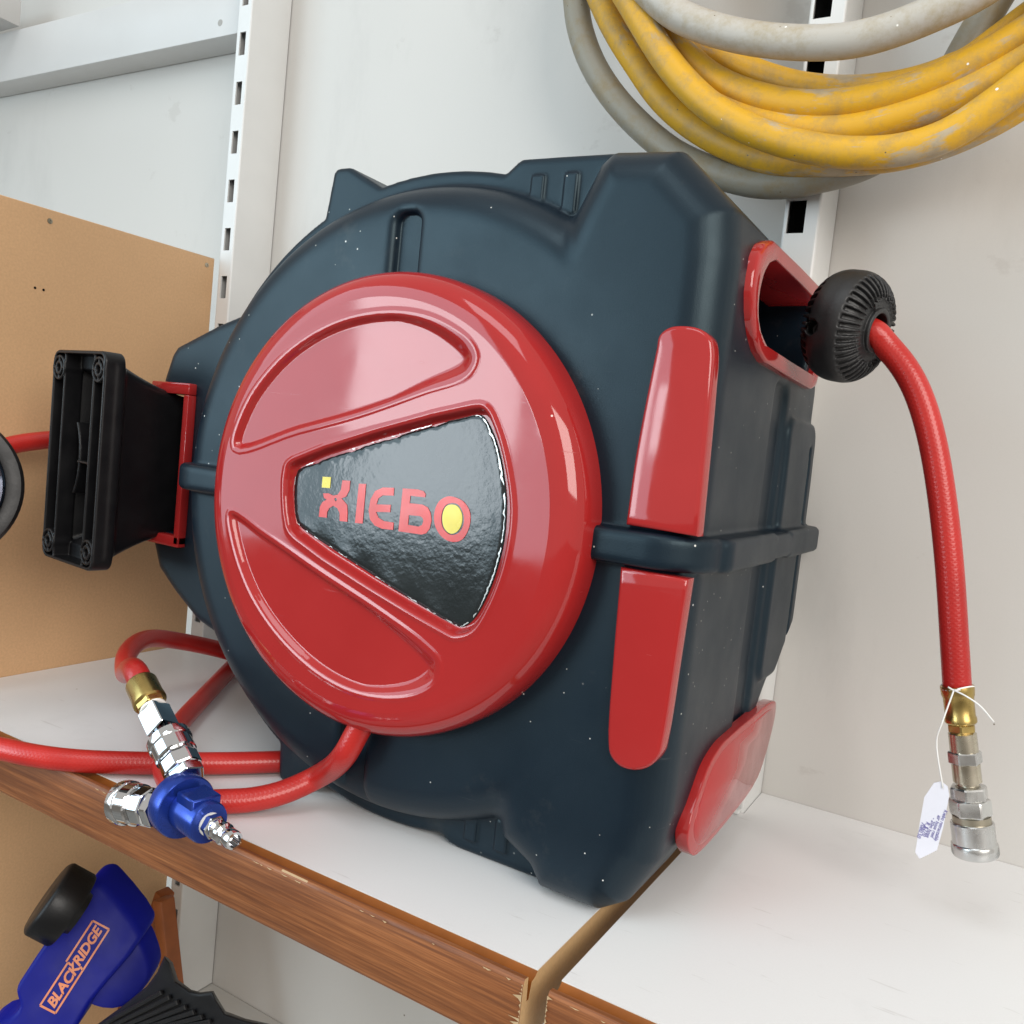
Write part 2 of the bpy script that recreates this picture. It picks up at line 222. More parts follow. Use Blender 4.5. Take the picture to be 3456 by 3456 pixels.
def m_worn(name, base, worn, lo, hi):
    m, nt, b = new_mat(name); v = coords(nt)
    st = N(nt, 'ShaderNodeTexCoord'); mp = N(nt, 'ShaderNodeMapping'); mp.inputs['Scale'].default_value = (20, 62, 1)
    nt.links.new(st.outputs['UV'], mp.inputs['Vector']); n2 = noise(nt, mp.outputs[0], 1.0, 9, .72)
    n3 = noise(nt, v, 7, 3)
    w = N(nt, 'ShaderNodeMath', operation='MULTIPLY_ADD'); nt.links.new(n3, w.inputs[0]); w.inputs[1].default_value = .55; nt.links.new(n2, w.inputs[2])
    c = mix(nt, ramp(nt, w.outputs[0], [(lo, 0.0), (hi, .9)]), base, worn)
    grime = noise(nt, v, 60, 7, .75)
    c = mix(nt, ramp(nt, grime, [(.46, 0.0), (.70, .60)]), c, tuple(x*.50 for x in worn))
    c = mix(nt, ramp(nt, noise(nt, v, 5, 5), [(.35, 0.0), (.75, .35)]), c, tuple(x * .62 for x in base))
    c = mix(nt, specks(nt, v, 190, .09, keep=.07), c, (.16, .12, .07))
    c = mix(nt, specks(nt, v, 110, .09, (2, .3, 1.1), keep=.10), c, (.82, .80, .74))
    nt.links.new(c, b.inputs['Base Color']); setp(b, Roughness=.5, Specular_IOR_Level=.42)
    bump(nt, b, noise(nt, v, 420, 4), .2, .0006)
    return m
def m_wood():
    m, nt, b = new_mat('wood_grain_laminate')
    v = coords(nt, scale=(2.4, 75, 75))
    g = noise(nt, v, 4.5, 8, .65)
    g2 = noise(nt, coords(nt, scale=(5, 300, 300)), 4, 4, .6)
    patch = ramp(nt, noise(nt, coords(nt, scale=(1.2, 14, 14)), 6, 6, .65), [(.50, 0.0), (.68, .6)])
    c = ramp(nt, g, [(.28, (.10, .032, .013)), (.45, (.22, .075, .026)), (.6, (.33, .122, .043)), (.78, (.42, .178, .066))])
    c = mix(nt, ramp(nt, g2, [(.45, 0.0), (.65, .55)]), c, (.12, .043, .018))
    c = mix(nt, patch, c, (.13, .050, .026))
    nt.links.new(c, b.inputs['Base Color']); setp(b, Roughness=.42, Specular_IOR_Level=.3)
    bump(nt, b, g2, .15, .0006)
    return m
def m_mdf(name, col):
    m, nt, b = new_mat(name); v = coords(nt)
    c = ramp(nt, noise(nt, v, 4, 5), [(.3, tuple(x * .88 for x in col)), (.7, tuple(x * 1.08 for x in col))])
    c = mix(nt, ramp(nt, noise(nt, v, 500, 3), [(.35, .22), (.65, 0.0)]), c, tuple(x * .55 for x in col))
    c = mix(nt, specks(nt, v, 24, .02, keep=.15), c, (.10, .06, .03))
    nt.links.new(c, b.inputs['Base Color']); setp(b, Roughness=.5, Specular_IOR_Level=.4)
    return m
def m_label():
    m, nt, b = new_mat('black_foil_label'); v = coords(nt)
    c = ramp(nt, noise(nt, v, 30, 4), [(.3, (.010, .014, .015)), (.7, (.018, .023, .024))])
    nt.links.new(c, b.inputs['Base Color']); setp(b, Roughness=.13, Specular_IOR_Level=.5)
    a = N(nt, 'ShaderNodeMath', operation='ADD'); nt.links.new(noise(nt, v, 260, 2), a.inputs[0]); nt.links.new(noise(nt, v, 55, 3), a.inputs[1])
    bump(nt, b, a.outputs[0], .13, .0007)
    return m

M = dict(
 housing=m_housing(), red=m_red(), label=m_label(), wood=m_wood(),
 edge=m_simple('orange_brown_varnish', (.25, .078, .014), .42, spec=.25, nscale=60),
 raw=m_mdf('raw_chipboard', (.58, .38, .19)), torn=m_simple('torn_pale_wood', (.52, .36, .20), .7),
 melamine=m_wall('white_melamine', (.80, .80, .80)), wall=m_wall('white_wall_panel', (.585, .570, .542)),
 floor=m_wall('white_lower_shelf', (.62, .62, .60)),
 paint=m_simple('white_gloss_paint', (.55, .545, .535), .38, nscale=10, var=.03, bstr=.08, bscale=60),
 post=m_simple('white_powder_coat', (.68, .685, .675), .35, nscale=14, var=.04),
 mdf=m_mdf('brown_hardboard', (.64, .40, .215)),
 black=m_simple('black_plastic', (.0055, .0055, .0065), .42, spec=.32, bstr=.08, bscale=900),
 rubber=m_simple('black_rubber', (.013, .013, .014), .47, spec=.55, bstr=.12, bscale=700),
 dark=m_simple('dark_cavity', (.004, .004, .004), .9, spec=.1),
 yellow=m_simple('yellow_print', (.72, .60, .05), .25), redprint=m_simple('red_print', (.60, .035, .03), .22),
 hose=m_hose('red_braided_hose', (.56, .030, .024), (.36, .014, .012)),
 ychose=m_worn('worn_yellow_hose', (.68, .37, .020), (.44, .375, .28), .79, .865),
 ghose=m_worn('worn_grey_hose', (.27, .25, .20), (.50, .31, .05), .93, 1.0),
 whose=m_worn('faded_white_hose', (.50, .465, .41), (.62, .42, .10), .93, 1.0),
 brass=m_simple('dull_brass', (.47, .34, .12), .30, 1.0, nscale=80),
 steel=m_simple('zinc_plated_steel', (.60, .60, .59), .26, 1.0, nscale=60),
 nickel=m_simple('stained_nickel', (.55, .50, .40), .26, 1.0, nscale=60),
 chrome=m_simple('chrome_plate', (.66, .67, .69), .06, 1.0, nscale=30, var=.04),
 blueal=m_simple('blue_anodised_aluminium', (.018, .05, .30), .26, .55, nscale=60),
 tape=m_simple('white_thread_tape', (.8, .8, .77), .6),
 blue=m_simple('blue_plastic', (.003, .007, .21), .48, spec=.18, nscale=20, bstr=.05),
 orange=m_simple('orange_print', (.62, .17, .05), .4),
 stick=m_simple('orange_brown_timber', (.30, .085, .02), .45, nscale=50),
 paper=m_simple('white_card', (.68, .69, .76), .7, nscale=20, var=.03), ink=m_simple('violet_ink', (.10, .08, .35), .6),
 string=m_simple('white_string', (.78, .78, .76), .7), screw=m_simple('dull_screw', (.40, .36, .28), .35, 1.0),
 ground=m_simple('grey_concrete', (.24, .225, .205), .6, nscale=6),
 foil=m_simple('worn_silver_foil', (.55, .56, .54), .25, .6),
 smoke=m_simple('dark_polished_metal', (.24, .22, .25), .10, 1.0, nscale=30, var=.05),
 mark=m_simple('grey_nail_filler', (.30, .29, .27), .6),
)

# ------------------------------------------------------------------ object helpers
def link(name, me, mat, parent=None, smooth=True):
    me.name = name
    if mat: me.materials.clear(); me.materials.append(mat)
    if smooth: me.polygons.foreach_set('use_smooth', [True] * len(me.polygons))
    o = bpy.data.objects.new(name, me); COL.objects.link(o)
    if parent: o.parent = parent; o.matrix_parent_inverse = parent.matrix_basis.inverted()
    return o
def empty(name, loc, label, cat, group=None):
    o = bpy.data.objects.new(name, None); COL.objects.link(o); o.location = loc; o.empty_display_size = .02
    o['label'] = label; o['category'] = cat
    if group: o['group'] = group
    return o
def tag(o, label, cat, group=None):
    o['label'] = label; o['category'] = cat
    if group: o['group'] = group
    return o
def structure(o): o['kind'] = 'structure'; return o
def bm_obj(name, bm, mat, parent=None, smooth=False, angle=None):
    me = bpy.data.meshes.new(name); bmesh.ops.recalc_face_normals(bm, faces=bm.faces[:]); bm.to_mesh(me); bm.free()
    o = link(name, me, mat, parent, smooth or angle is not None)
    if angle is not None: me.set_sharp_from_angle(angle=math.radians(angle))
    return o
def add_box(bm, lo, hi, bev=0.0, seg=2, mtx=None):
    vs = [bm.verts.new((x, y, z)) for x in (lo[0], hi[0]) for y in (lo[1], hi[1]) for z in (lo[2], hi[2])]
    idx = [(0, 1, 3, 2), (4, 6, 7, 5), (0, 4, 5, 1), (2, 3, 7, 6), (0, 2, 6, 4), (1, 5, 7, 3)]
    fs = [bm.faces.new([vs[i] for i in f]) for f in idx]
    if mtx is not None: bmesh.ops.transform(bm, matrix=mtx, verts=vs)
    if bev:
        es = list({e for f in fs for e in f.edges})
        bmesh.ops.bevel(bm, geom=es, offset=bev, segments=seg, affect='EDGES', profile=.5)
def box(name, lo, hi, mat, parent=None, bev=0.0, seg=2):
    bm = bmesh.new(); add_box(bm, lo, hi, bev, seg)
    return bm_obj(name, bm, mat, parent, angle=40)
def spline(pts, n=12, closed=False):
    P = np.array(pts, float)
    if closed: P = np.vstack([P[-1], P, P[0], P[1]])
    else: P = np.vstack([2 * P[0] - P[1], P, 2 * P[-1] - P[-2]])
    out = []
    for i in range(1, len(P) - 2):
        p0, p1, p2, p3 = P[i-1], P[i], P[i+1], P[i+2]
        t0 = 0.; t1 = t0 + max(1e-6, np.linalg.norm(p1-p0))**.5; t2 = t1 + max(1e-6, np.linalg.norm(p2-p1))**.5; t3 = t2 + max(1e-6, np.linalg.norm(p3-p2))**.5
        for k in range(n):
            t = t1 + (t2-t1)*k/n
            A1 = (t1-t)/(t1-t0)*p0+(t-t0)/(t1-t0)*p1; A2 = (t2-t)/(t2-t1)*p1+(t-t1)/(t2-t1)*p2; A3 = (t3-t)/(t3-t2)*p2+(t-t2)/(t3-t2)*p3
            B1 = (t2-t)/(t2-t0)*A1+(t-t0)/(t2-t0)*A2; B2 = (t3-t)/(t3-t1)*A2+(t-t1)/(t3-t1)*A3
            out.append((t2-t)/(t2-t1)*B1+(t-t1)/(t2-t1)*B2)
    if not closed: out.append(P[-2])
    return np.array(out)
def smooth_path(p, it=3):
    p = np.array(p)
    for _ in range(it): p[1:-1] = .25*p[:-2]+.5*p[1:-1]+.25*p[2:]
    return p
def tube_mesh(name, path, rad, seg=20, cap=True):
    path = np.array(path); n = len(path)
    T = np.gradient(path, axis=0); T /= np.linalg.norm(T, axis=1)[:, None]
    a = np.cross(T[0], (0, 0, 1)); 
    if np.linalg.norm(a) < .1: a = np.cross(T[0], (0, 1, 0))
    a /= np.linalg.norm(a); A = [a]
    for i in range(1, n):
        a = A[-1] - T[i]*np.dot(A[-1], T[i]); A.append(a/np.linalg.norm(a))
    A = np.array(A); B = np.cross(T, A)
    th = np.linspace(0, 2*np.pi, seg, endpoint=False)
    rr = np.full(n, rad) if np.isscalar(rad) else np.array(rad)
    V = (path[:, None, :] + rr[:, None, None]*(np.cos(th)[None, :, None]*A[:, None, :] + np.sin(th)[None, :, None]*B[:, None, :])).reshape(-1, 3)
    F = [(i*seg+j, i*seg+(j+1) % seg, (i+1)*seg+(j+1) % seg, (i+1)*seg+j) for i in range(n-1) for j in range(seg)]
    L = np.concatenate([[0], np.cumsum(np.linalg.norm(np.diff(path, axis=0), axis=1))])
    me = bpy.data.meshes.new(name)
    if cap: F = F + [tuple(range(seg))[::-1], tuple((n-1)*seg+j for j in range(seg))]
    me.from_pydata(V.tolist(), [], F)
    uv = me.uv_layers.new(name='UVMap'); r0 = float(np.mean(rr))
    data = []
    for i in range(n-1):
        for j in range(seg):
            for (ii, jj) in ((i, j), (i, j+1), (i+1, j+1), (i+1, j)):
                data += [L[ii], jj/seg*2*math.pi*r0]
    if cap: data += [0.0, 0.0]*(2*seg)
    uv.data.foreach_set('uv', data)
    return me
def tube(name, path, rad, mat, parent=None, seg=20):
    return link(name, tube_mesh(name, path, rad, seg), mat, parent)
def frame(axis, up=(0, 0, 1)):
    w = Vector(axis).normalized(); u = Vector(up).cross(w)
    if u.length < .05: u = Vector((1, 0, 0)).cross(w)
    u.normalize(); v = w.cross(u); return u, v, w
def lathe(name, base, axis, prof, mat, parent=None, seg=40, knurl=None, angle=35, sides=None, phase=0.0):
    """prof: list of (distance along axis, radius); sides=6 gives a hex prism"""
    seg = sides or seg
    u, v, w = frame(axis); base = Vector(base); bm = bmesh.new(); rings = []
    for k, (t, r) in enumerate(prof):
        ring = []
        for j in range(seg):
            a = 2*math.pi*j/seg + phase
            rr = r
            if knurl and knurl[0] <= k <= knurl[1]: rr = r*(1 + .012*(1 if (j+(k % 2)) % 2 else -1))
            ring.append(bm.verts.new(base + w*t + u*(rr*math.cos(a)) + v*(rr*math.sin(a))))
        rings.append(ring)
    for i in range(len(rings)-1):
        for j in range(seg):
            bm.faces.new((rings[i][j], rings[i][(j+1) % seg], rings[i+1][(j+1) % seg], rings[i+1][j]))
    bm.faces.new(rings[0][::-1]); bm.faces.new(rings[-1])
    if sides: bmesh.ops.bevel(bm, geom=[e for e in bm.edges], offset=.0006, segments=1, affect='EDGES')
    return bm_obj(name, bm, mat, parent, angle=18 if sides else angle)
def prism(name, pts, vec, mat, parent=None, bev=0.0, seg=3, angle=40):
    """pts: 3D polygon, extruded along vec; bevel on the outline of the pts side and of the far side"""
    bm = bmesh.new(); a = [bm.verts.new(p) for p in pts]; b = [bm.verts.new(Vector(p)+Vector(vec)) for p in pts]
    n = len(pts); bm.faces.new(a); bm.faces.new(b[::-1])
    for i in range(n): bm.faces.new((a[i], b[i], b[(i+1) % n], a[(i+1) % n]))
    bmesh.ops.recalc_face_normals(bm, faces=bm.faces[:])
    if bev:
        es = [e for e in bm.edges if (e.verts[0] in a and e.verts[1] in a) or (e.verts[0] in b and e.verts[1] in b)]
        bmesh.ops.bevel(bm, geom=es, offset=bev, segments=seg, affect='EDGES', profile=.5)
    return bm_obj(name, bm, mat, parent, angle=angle)
def xz(pts, y): return [(p[0], y, p[1]) for p in pts]

# ------------------------------------------------------------------ signed-distance modelling (moulded plastic)
def surface_nets(Fv, org, h):
    nx, ny, nz = Fv.shape
    s = Fv < 0
    c = [s[i:nx-1+i, j:ny-1+j, k:nz-1+k] for i in (0, 1) for j in (0, 1) for k in (0, 1)]
    tot = np.zeros(c[0].shape, np.uint8)
    for q in c: tot += q
    ci, cj, ck = np.nonzero((tot > 0) & (tot < 8))
    nid = len(ci); idm = np.full(tot.shape, -1, np.int32); idm[ci, cj, ck] = np.arange(nid)
    acc = np.zeros((nid, 3)); cnt = np.zeros(nid)
    cor = [(i, j, k) for i in (0, 1) for j in (0, 1) for k in (0, 1)]
    val = {q: Fv[ci+q[0], cj+q[1], ck+q[2]].astype(float) for q in cor}
    for a in cor:
        for ax in range(3):
            if a[ax]: continue
            b = list(a); b[ax] = 1; b = tuple(b)
            va, vb = val[a], val[b]; m = (va < 0) != (vb < 0)
            t = np.where(m, va/np.where(m, va-vb, 1), 0)
            p = np.zeros((nid, 3)); p[:] = a; p[:, ax] += t
            acc[m] += p[m]; cnt[m] += 1
    V = acc/cnt[:, None] + np.stack([ci, cj, ck], 1)
    V = V*h + np.array(org)
    Q = []
    for ax in range(3):
        sl0 = [slice(None)]*3; sl1 = [slice(None)]*3; sl0[ax] = slice(0, -1); sl1[ax] = slice(1, None)
        a, b = s[tuple(sl0)], s[tuple(sl1)]
        e = np.argwhere(a != b); o1, o2 = [(1, 2), (2, 0), (0, 1)][ax]
        e = e[(e[:, o1] > 0) & (e[:, o2] > 0) & (e[:, o1] < Fv.shape[o1]-1) & (e[:, o2] < Fv.shape[o2]-1)]
        def cid(d1, d2):
            q = e.copy(); q[:, o1] -= d1; q[:, o2] -= d2; return idm[q[:, 0], q[:, 1], q[:, 2]]
        quad = np.stack([cid(1, 1), cid(0, 1), cid(0, 0), cid(1, 0)], 1)
        fl = ~a[e[:, 0], e[:, 1], e[:, 2]]
        quad[fl] = quad[fl][:, ::-1]; Q.append(quad)
    return V, np.vstack(Q)
def sdf_obj(name, fn, lo, hi, h, mat, parent=None, xf=None):
    ax = [np.arange(l, u+h, h) for l, u in zip(lo, hi)]
    Fv = fn(ax[0][:, None, None].astype(np.float32), ax[1][None, :, None].astype(np.float32), ax[2][None, None, :].astype(np.float32))
    Fv = np.broadcast_to(Fv, tuple(len(a) for a in ax))
    V, Q = surface_nets(np.ascontiguousarray(Fv), lo, h)
    if xf is not None: V = V @ np.array(xf.to_3x3()).T + np.array(xf.translation)
    me = bpy.data.meshes.new(name)
    me.vertices.add(len(V)); me.vertices.foreach_set('co', V.astype(np.float32).ravel())
    me.loops.add(Q.size); me.loops.foreach_set('vertex_index', Q.astype(np.int32).ravel())
    me.polygons.add(len(Q)); me.polygons.foreach_set('loop_start', np.arange(0, Q.size, 4, dtype=np.int32))
    me.update(calc_edges=True); me.validate()
    return link(name, me, mat, parent)
def smin(a, b, k):
    h = np.clip(.5+.5*(b-a)/k, 0, 1); return b*(1-h)+a*h-k*h*(1-h)
def smax(a, b, k): return -smin(-a, -b, k)
def sd_box2(x, z, cx, cz, hx, hz, r=0.0):
    qx = np.abs(x-cx)-hx+r; qz = np.abs(z-cz)-hz+r
    return np.sqrt(np.maximum(qx, 0)**2+np.maximum(qz, 0)**2)+np.minimum(np.maximum(qx, qz), 0)-r
def sd_poly(x, z, pts):
    x, z = np.broadcast_arrays(x, z); d = np.full(x.shape, 1e9); ins = np.zeros(x.shape, bool)
    n = len(pts)
    for i in range(n):
        ax_, az = pts[i]; bx, bz = pts[(i+1) % n]
        ex, ez = bx-ax_, bz-az; wx, wz = x-ax_, z-az
        t = np.clip((wx*ex+wz*ez)/(ex*ex+ez*ez+1e-15), 0, 1)
        d = np.minimum(d, (wx-ex*t)**2+(wz-ez*t)**2)
        c = ((az <= z) & (bz > z) & (ex*wz-ez*wx > 0)) | ((az > z) & (bz <= z) & (ex*wz-ez*wx < 0))
        ins ^= c
    d = np.sqrt(d); return np.where(ins, -d, d)
def extr(d2, y, yc, hy, r):
    w = d2+r; v = np.abs(y-yc)-hy+r
    return np.sqrt(np.maximum(w, 0)**2+np.maximum(v, 0)**2)+np.minimum(np.maximum(w, v), 0)-r
def sstep(a, b, x):
    t = np.clip((x-a)/(b-a), 0, 1); return t*t*(3-2*t)

# ------------------------------------------------------------------ the setting: wall, lower shelf floor
structure(box('floor', (-6, -7, -1.0), (6, .72, -.95), M['ground']))
structure(box('wall', (-2.2, .658, -.949), (1.4, .70, 1.3), M['wall']))
structure(box('lower_floor', (-2.2, .30, -.42), (1.4, .657, -.385), M['floor']))

# slotted uprights
SLOTS_Z = [.4025 + .047*k for k in range(-17, 8)]
def upright(x0, x1, sx0, sx1, zoff, label):
    t = empty('slotted_upright', ((x0+x1)/2, .63, -.385), label, 'shelf upright', 'slotted shelf uprights')
    bm = bmesh.new(); yf, yb, th = .607, .657, .0016
    def quad(a, b, c, d): bm.faces.new([bm.verts.new(p) for p in (a, b, c, d)])
    zs = [-.384]
    for z in SLOTS_Z: zs += [z+zoff, z+zoff+.022]
    zs.append(.80)
    r = .0018
    for i in range(len(zs)-1):
        z0, z1 = zs[i], zs[i+1]; slot = i % 2 == 1
        cols = [(x0+r, sx0), (sx0, sx1), (sx1, x1-r)]
        for k, (a, b) in enumerate(cols):
            if slot and k == 1:
                quad((a, yf, z0), (a, yf+th, z0), (a, yf+th, z1), (a, yf, z1)); quad((b, yf, z0), (b, yf+th, z0), (b, yf+th, z1), (b, yf, z1))
                quad((a, yf, z0), (b, yf, z0), (b, yf+th, z0), (a, yf+th, z0)); quad((a, yf, z1), (b, yf, z1), (b, yf+th, z1), (a, yf+th, z1))
                continue
            quad((a, yf, z0), (b, yf, z0), (b, yf, z1), (a, yf, z1))
    for sx, xe in ((1, x1), (-1, x0)):
        pts = [(xe-sx*r, yf)] + [(xe-sx*r+sx*r*math.sin(a), yf+r-r*math.cos(a)) for a in (.4, .8, 1.2)] + [(xe, yf+r), (xe, yb)]
        for (a, b) in zip(pts[:-1], pts[1:]): quad((a[0], a[1], zs[0]), (b[0], b[1], zs[0]), (b[0], b[1], zs[-1]), (a[0], a[1], zs[-1]))
    bmesh.ops.remove_doubles(bm, verts=bm.verts[:], dist=1e-5)
    bm_obj('post', bm, M['post'], t, angle=50)
    box('channel_shade', (x0+.0012, .620, -.380), (x1-.0012, .655, .79), M['dark'], t)  # added near-black block: paints the shade of the hollow post behind its slots
    return t
upright(-.7125, -.6935, -.7073, -.6990, .0, 'white slotted upright at the inner edge of the brown hardboard panel')
upright(-.1590, -.1350, -.1562, -.1446, .0, 'white slotted upright behind the yellow hose coil')

# painted batten with the end of an upper shelf
t = empty('wall_batten', (-1.0, .65, .62), 'white painted horizontal batten fixed to the wall above the brown panel', 'batten')
box('rail', (-1.9, .6235, .6225), (-.7135, .6575, .682), M['paint'], t, .002)
lathe('nail_hole', (-.757, .6238, .6365), (0, -1, 0), [(0, .0035), (.0006, .0033)], M['mark'], t, 16)
o = box('upper_shelf', (-2.0, .15, .683), (-1.113, .623, .72), M['paint'], None, .002)
tag(o, 'end of a white upper shelf in the top left corner above the batten', 'shelf')

# brown hardboard side panel
t = empty('side_panel', (-.722, .40, -.38), 'brown hardboard side panel standing left of the hose reel', 'panel')
box('board', (-.7225, .332, -.384), (-.7180, .6065, .3945), M['mdf'], t, .0006, 1)
for p in D['MDFSCREW'][2:]:
    lathe('old_screw_hole', (-.7179, p[1], p[2]), (1, 0, 0), [(0, .0011), (.0003, .0010)], M['dark'], t, 10)
for p in D['MDFSCREW'][:2]:
    lathe('screw', (-.7181, p[1], p[2]), (1, 0, 0), [(0, .0024), (.0006, .0022), (.0007, .0010), (.0002, .0008)], M['screw'], t, 14)

# shelf boards
def shelf(x0, x1, label, torn_left):
    t = empty('shelf', ((x0+x1)/2, .50, -.018), label, 'shelf', 'white shelf boards')
    bm = bmesh.new(); add_box(bm, (x0, .3515, -.0335), (x1, .6065, -.0006), 0)
    bm_obj('core', bm, M['raw'], t)
    box('rear_strip', (x0 if x0 > -.2 else x0, .6065, -.018), (-.7130 if x0 < -.5 else x1, .657, -.0007), M['raw'], t) if False else None
    box('laminate', (x0, .3515, -.0006), (x1, .6065, .0), M['melamine'], t)
    # moulded front edge: groove, quirk and face
    prof = [(.3515, -.0008), (.3492, -.0026), (.3462, -.0034), (.3446, -.0110), (.3428, -.0110), (.3421, .0010), (.3398, .0013), (.3392, .0012), (.3384, .0004), (.3378, -.0012), (.3375, -.031), (.3385, -.0335), (.3515, -.0335)]
    bm = bmesh.new(); nx = 240
    rows = []
    for i in range(nx+1):
        x = x0+(x1-x0)*i/nx
        rows.append([bm.verts.new((x, y, z+.00022*math.sin(37*x+5*y*90)*(1 if k in (6, 7) else 0))) for k, (y, z) in enumerate(prof)])
    for a, b in zip(rows[:-1], rows[1:]):
        for k in range(len(prof)-1): bm.faces.new((a[k], a[k+1], b[k+1], b[k]))
    bm.faces.new(rows[0]); bm.faces.new(rows[-1][::-1])
    e = bm_obj('front_edging', bm, M['wood'], t, angle=30)
    run = np.convolve(rng.normal(0, 1, nx+60), np.ones(9)/9, 'same')
    e.data.materials.append(M['edge']); e.data.materials.append(M['torn']); e.data.materials.append(M['raw'])
    for p in e.data.polygons:
        c = p.center
        if c.y > .3422 and c.z > -.02 and abs(p.normal.x) < .5: p.material_index = 1
        if len(p.vertices) > 5: p.material_index = 3
        elif .3384 < c.y < .3392 and c.z > 0 and run[int((c.x-x0)/(x1-x0)*nx) + 20] > .38: p.material_index = 2
    # torn splinters of veneer at the sawn end
    xe = x0 if torn_left else x1; s = 1 if torn_left else -1
    bm = bmesh.new(); z = .0
    while z > -.032:
        dz = random.uniform(.0010, .0040); w = random.uniform(.0004, 1.0)**2*.0062*(1 if not torn_left else .4)+.0006
        vs = [bm.verts.new(q) for q in ((xe, .3371, z), (xe+s*w, .33705, z-dz*.4), (xe+s*w*.35, .3371, z-dz*.6), (xe, .3371, z-dz))]
        bm.faces.new(vs); z -= dz
    for k in range(22):
        x = xe + s*random.uniform(0, abs(x1-x0)*.9); w = random.uniform(.0015, .006)
        vs = [bm.verts.new(q) for q in ((x, .33745, -.0004), (x+w, .33745, -.0004), (x+w*.6, .33735, -.0004-random.uniform(.0003, .0008)))]
        bm.faces.new(vs)
    bm_obj('torn_veneer', bm, M['torn'], t)['kind'] = 'stuff'
    return t
shelf(-.7175, -.1615, 'white shelf board with wood grain front edging under the hose reel', False)
shelf(-.1490, .75, 'white shelf board right of the gap, under the hanging hose end', True)
o = structure(box('shelf_back_strip', (-.6930, .6068, -.018), (-.1595, .6575, -.0003), M['melamine']))
o = structure(box('shelf_back_strip', (-.1345, .6068, -.018), (.75, .6575, -.0003), M['melamine']))

# ------------------------------------------------------------------ hose reel
CX, CZ = -.309, .1985
reel = empty('hose_reel', (-.31, .527, 0), 'black retractable air hose reel with a round red cover, standing on the shelf', 'hose reel')

# housing
YC, HY = .527, .125
COLP = [(-.2030, .012), (-.196, .0015), (-.160, .0008), (-.146, .010), (-.1325, .036), (-.1285, .06), (-.1285, .340), (-.1310, .364), (-.1625, .3945), (-.199, .3965), (-.2065, .390), (-.218, .366), (-.245, .30), (-.245, .09), (-.222, .022)]
BUMP_T = [(-.4035, .37), (-.399, .4005), (-.396, .4035), (-.386, .4035), (-.356, .388), (-.34, .36)]
BLK_T = [(-.29, .375), (-.262, .3985), (-.259, .3995), (-.200, .3985), (-.19, .36), (-.25, .33)]
BUMP_B = [(-.405, .04), (-.4015, .0015), (-.398, 0.0004), (-.372, .0004), (-.35, .02), (-.36, .06)]
BLK_B = [(-.285, .014), (-.262, .0012), (-.256, .0004), (-.20, .0004), (-.19, .05), (-.25, .06)]
LB = [(-.42, .335), (-.513, .3050), (-.5555, .288), (-.5605, .282), (-.5680, .262), (-.5680, .140), (-.558, .118), (-.537, .102), (-.511, .086), (-.42, .06)]
def housing_fn(x, y, z):
    ccirc = np.sqrt((x-CX)**2+(z-CZ)**2)
    col = sd_poly(x, z, COLP)
    A2 = smin(np.maximum(ccirc-.1868, x+.150), col, .007)
    A = extr(A2, y, YC, HY, .022)
    B2 = np.maximum(ccirc-.1975, x+.150)
    for p in (BUMP_T, BLK_T, BUMP_B, BLK_B): B2 = np.minimum(B2, sd_poly(x, z, p))
    B = extr(B2, y, YC, .103, .003)
    L = extr(sd_poly(x, z, LB), y, YC, .088, .006)
    d = smin(A, B, .004)
    d = smin(d, L, .006)
    # small ribs on the top and bottom blocks
    for (cx, cz, hz) in ((-.2475, .378, .0115), (-.2265, .378, .0115), (-.2475, .018, .0095), (-.2265, .018, .0095)):
        q = np.maximum(np.maximum(np.abs(x-cx)-.0042, np.abs(z-cz)-hz), np.abs(y-.4245)-.0026)
        d = np.minimum(d, q)
    # vertical grooves in the drum face, above and below the cover
    for (cx, cz, hz) in ((-.319, .30, .0665), (-.3235, .07, .075)):
        q = sd_box2(x, z, cx, cz, .0085, hz, .006)
        q = np.maximum(q, y-.4085)
        d = smax(d, -q, .006)
    # strap rib round the middle (right: face and side, left: short)
    rz = np.abs(z-.1962)-.0088
    sh = A-.0085
    rib = smax(sh, rz, .004)
    rib = np.maximum(rib, np.minimum(-.192-x, np.maximum(x+.44, y-.46)))
    rib2 = extr(sd_box2(x, y, -.140, .5365, .0245, .1170, .011), z, .1962, .0088, .0035)
    rib = np.minimum(rib, rib2)
    d = smin(d, rib, .0015)
    # side grooves on the right
    bow = .012*np.clip((np.abs(z-.18)-.04)/.09, 0, 1)**2
    g1 = sd_box2(y-0*z, z, .540, .185, .0155, .108, .008); g1 = np.maximum(g1+0*x, -(x+.1320))
    g1 = np.maximum(g1, rz*-1)
    d = smax(d, -g1, .006)
    pan = sd_box2(y+bow*.8, z, .603, .19, .040, .086, .012); pan = extr(pan, x, -.1290, .0040, .002)
    d = smin(d, pan, .003)
    g2 = sd_box2(y+bow, z, .6285, .19, .0022, .07, .002); g2 = np.maximum(g2, np.maximum(-(x+.130), -rz))
    d = np.maximum(d, -g2)
    # the back tapers in towards top and bottom
    n1 = (y-.652)*.81 - (.142-z)*-.586*1.0
    lowc = ((y-.653)*.0565 + (.142-z)*.0720)/.0915
    topc = ((y-.652)*.092 + (z-.278)*.062)/.111
    right = np.maximum(lowc, topc)
    d = smax(d, right - np.where(x > -.2, 0, 1)*.5, .004)
    # pockets: hose outlet, bracket
    pk = extr(sd_box2(y, z, .530, .3300, .066, .0235, .008), x, -.15, .055, .004)
    d = np.maximum(d, -pk)
    bk = extr(sd_box2(x, z, -.60, .200, .070, .0525, .004), y, .50, .125, .002)
    bk = np.maximum(bk, -(y-.425)+0*x)
    d = np.maximum(d, -bk)
    d = np.minimum(d, np.maximum(rib2, -(y-.57)))
    return np.maximum(d, -(z-.0004)+0*d)
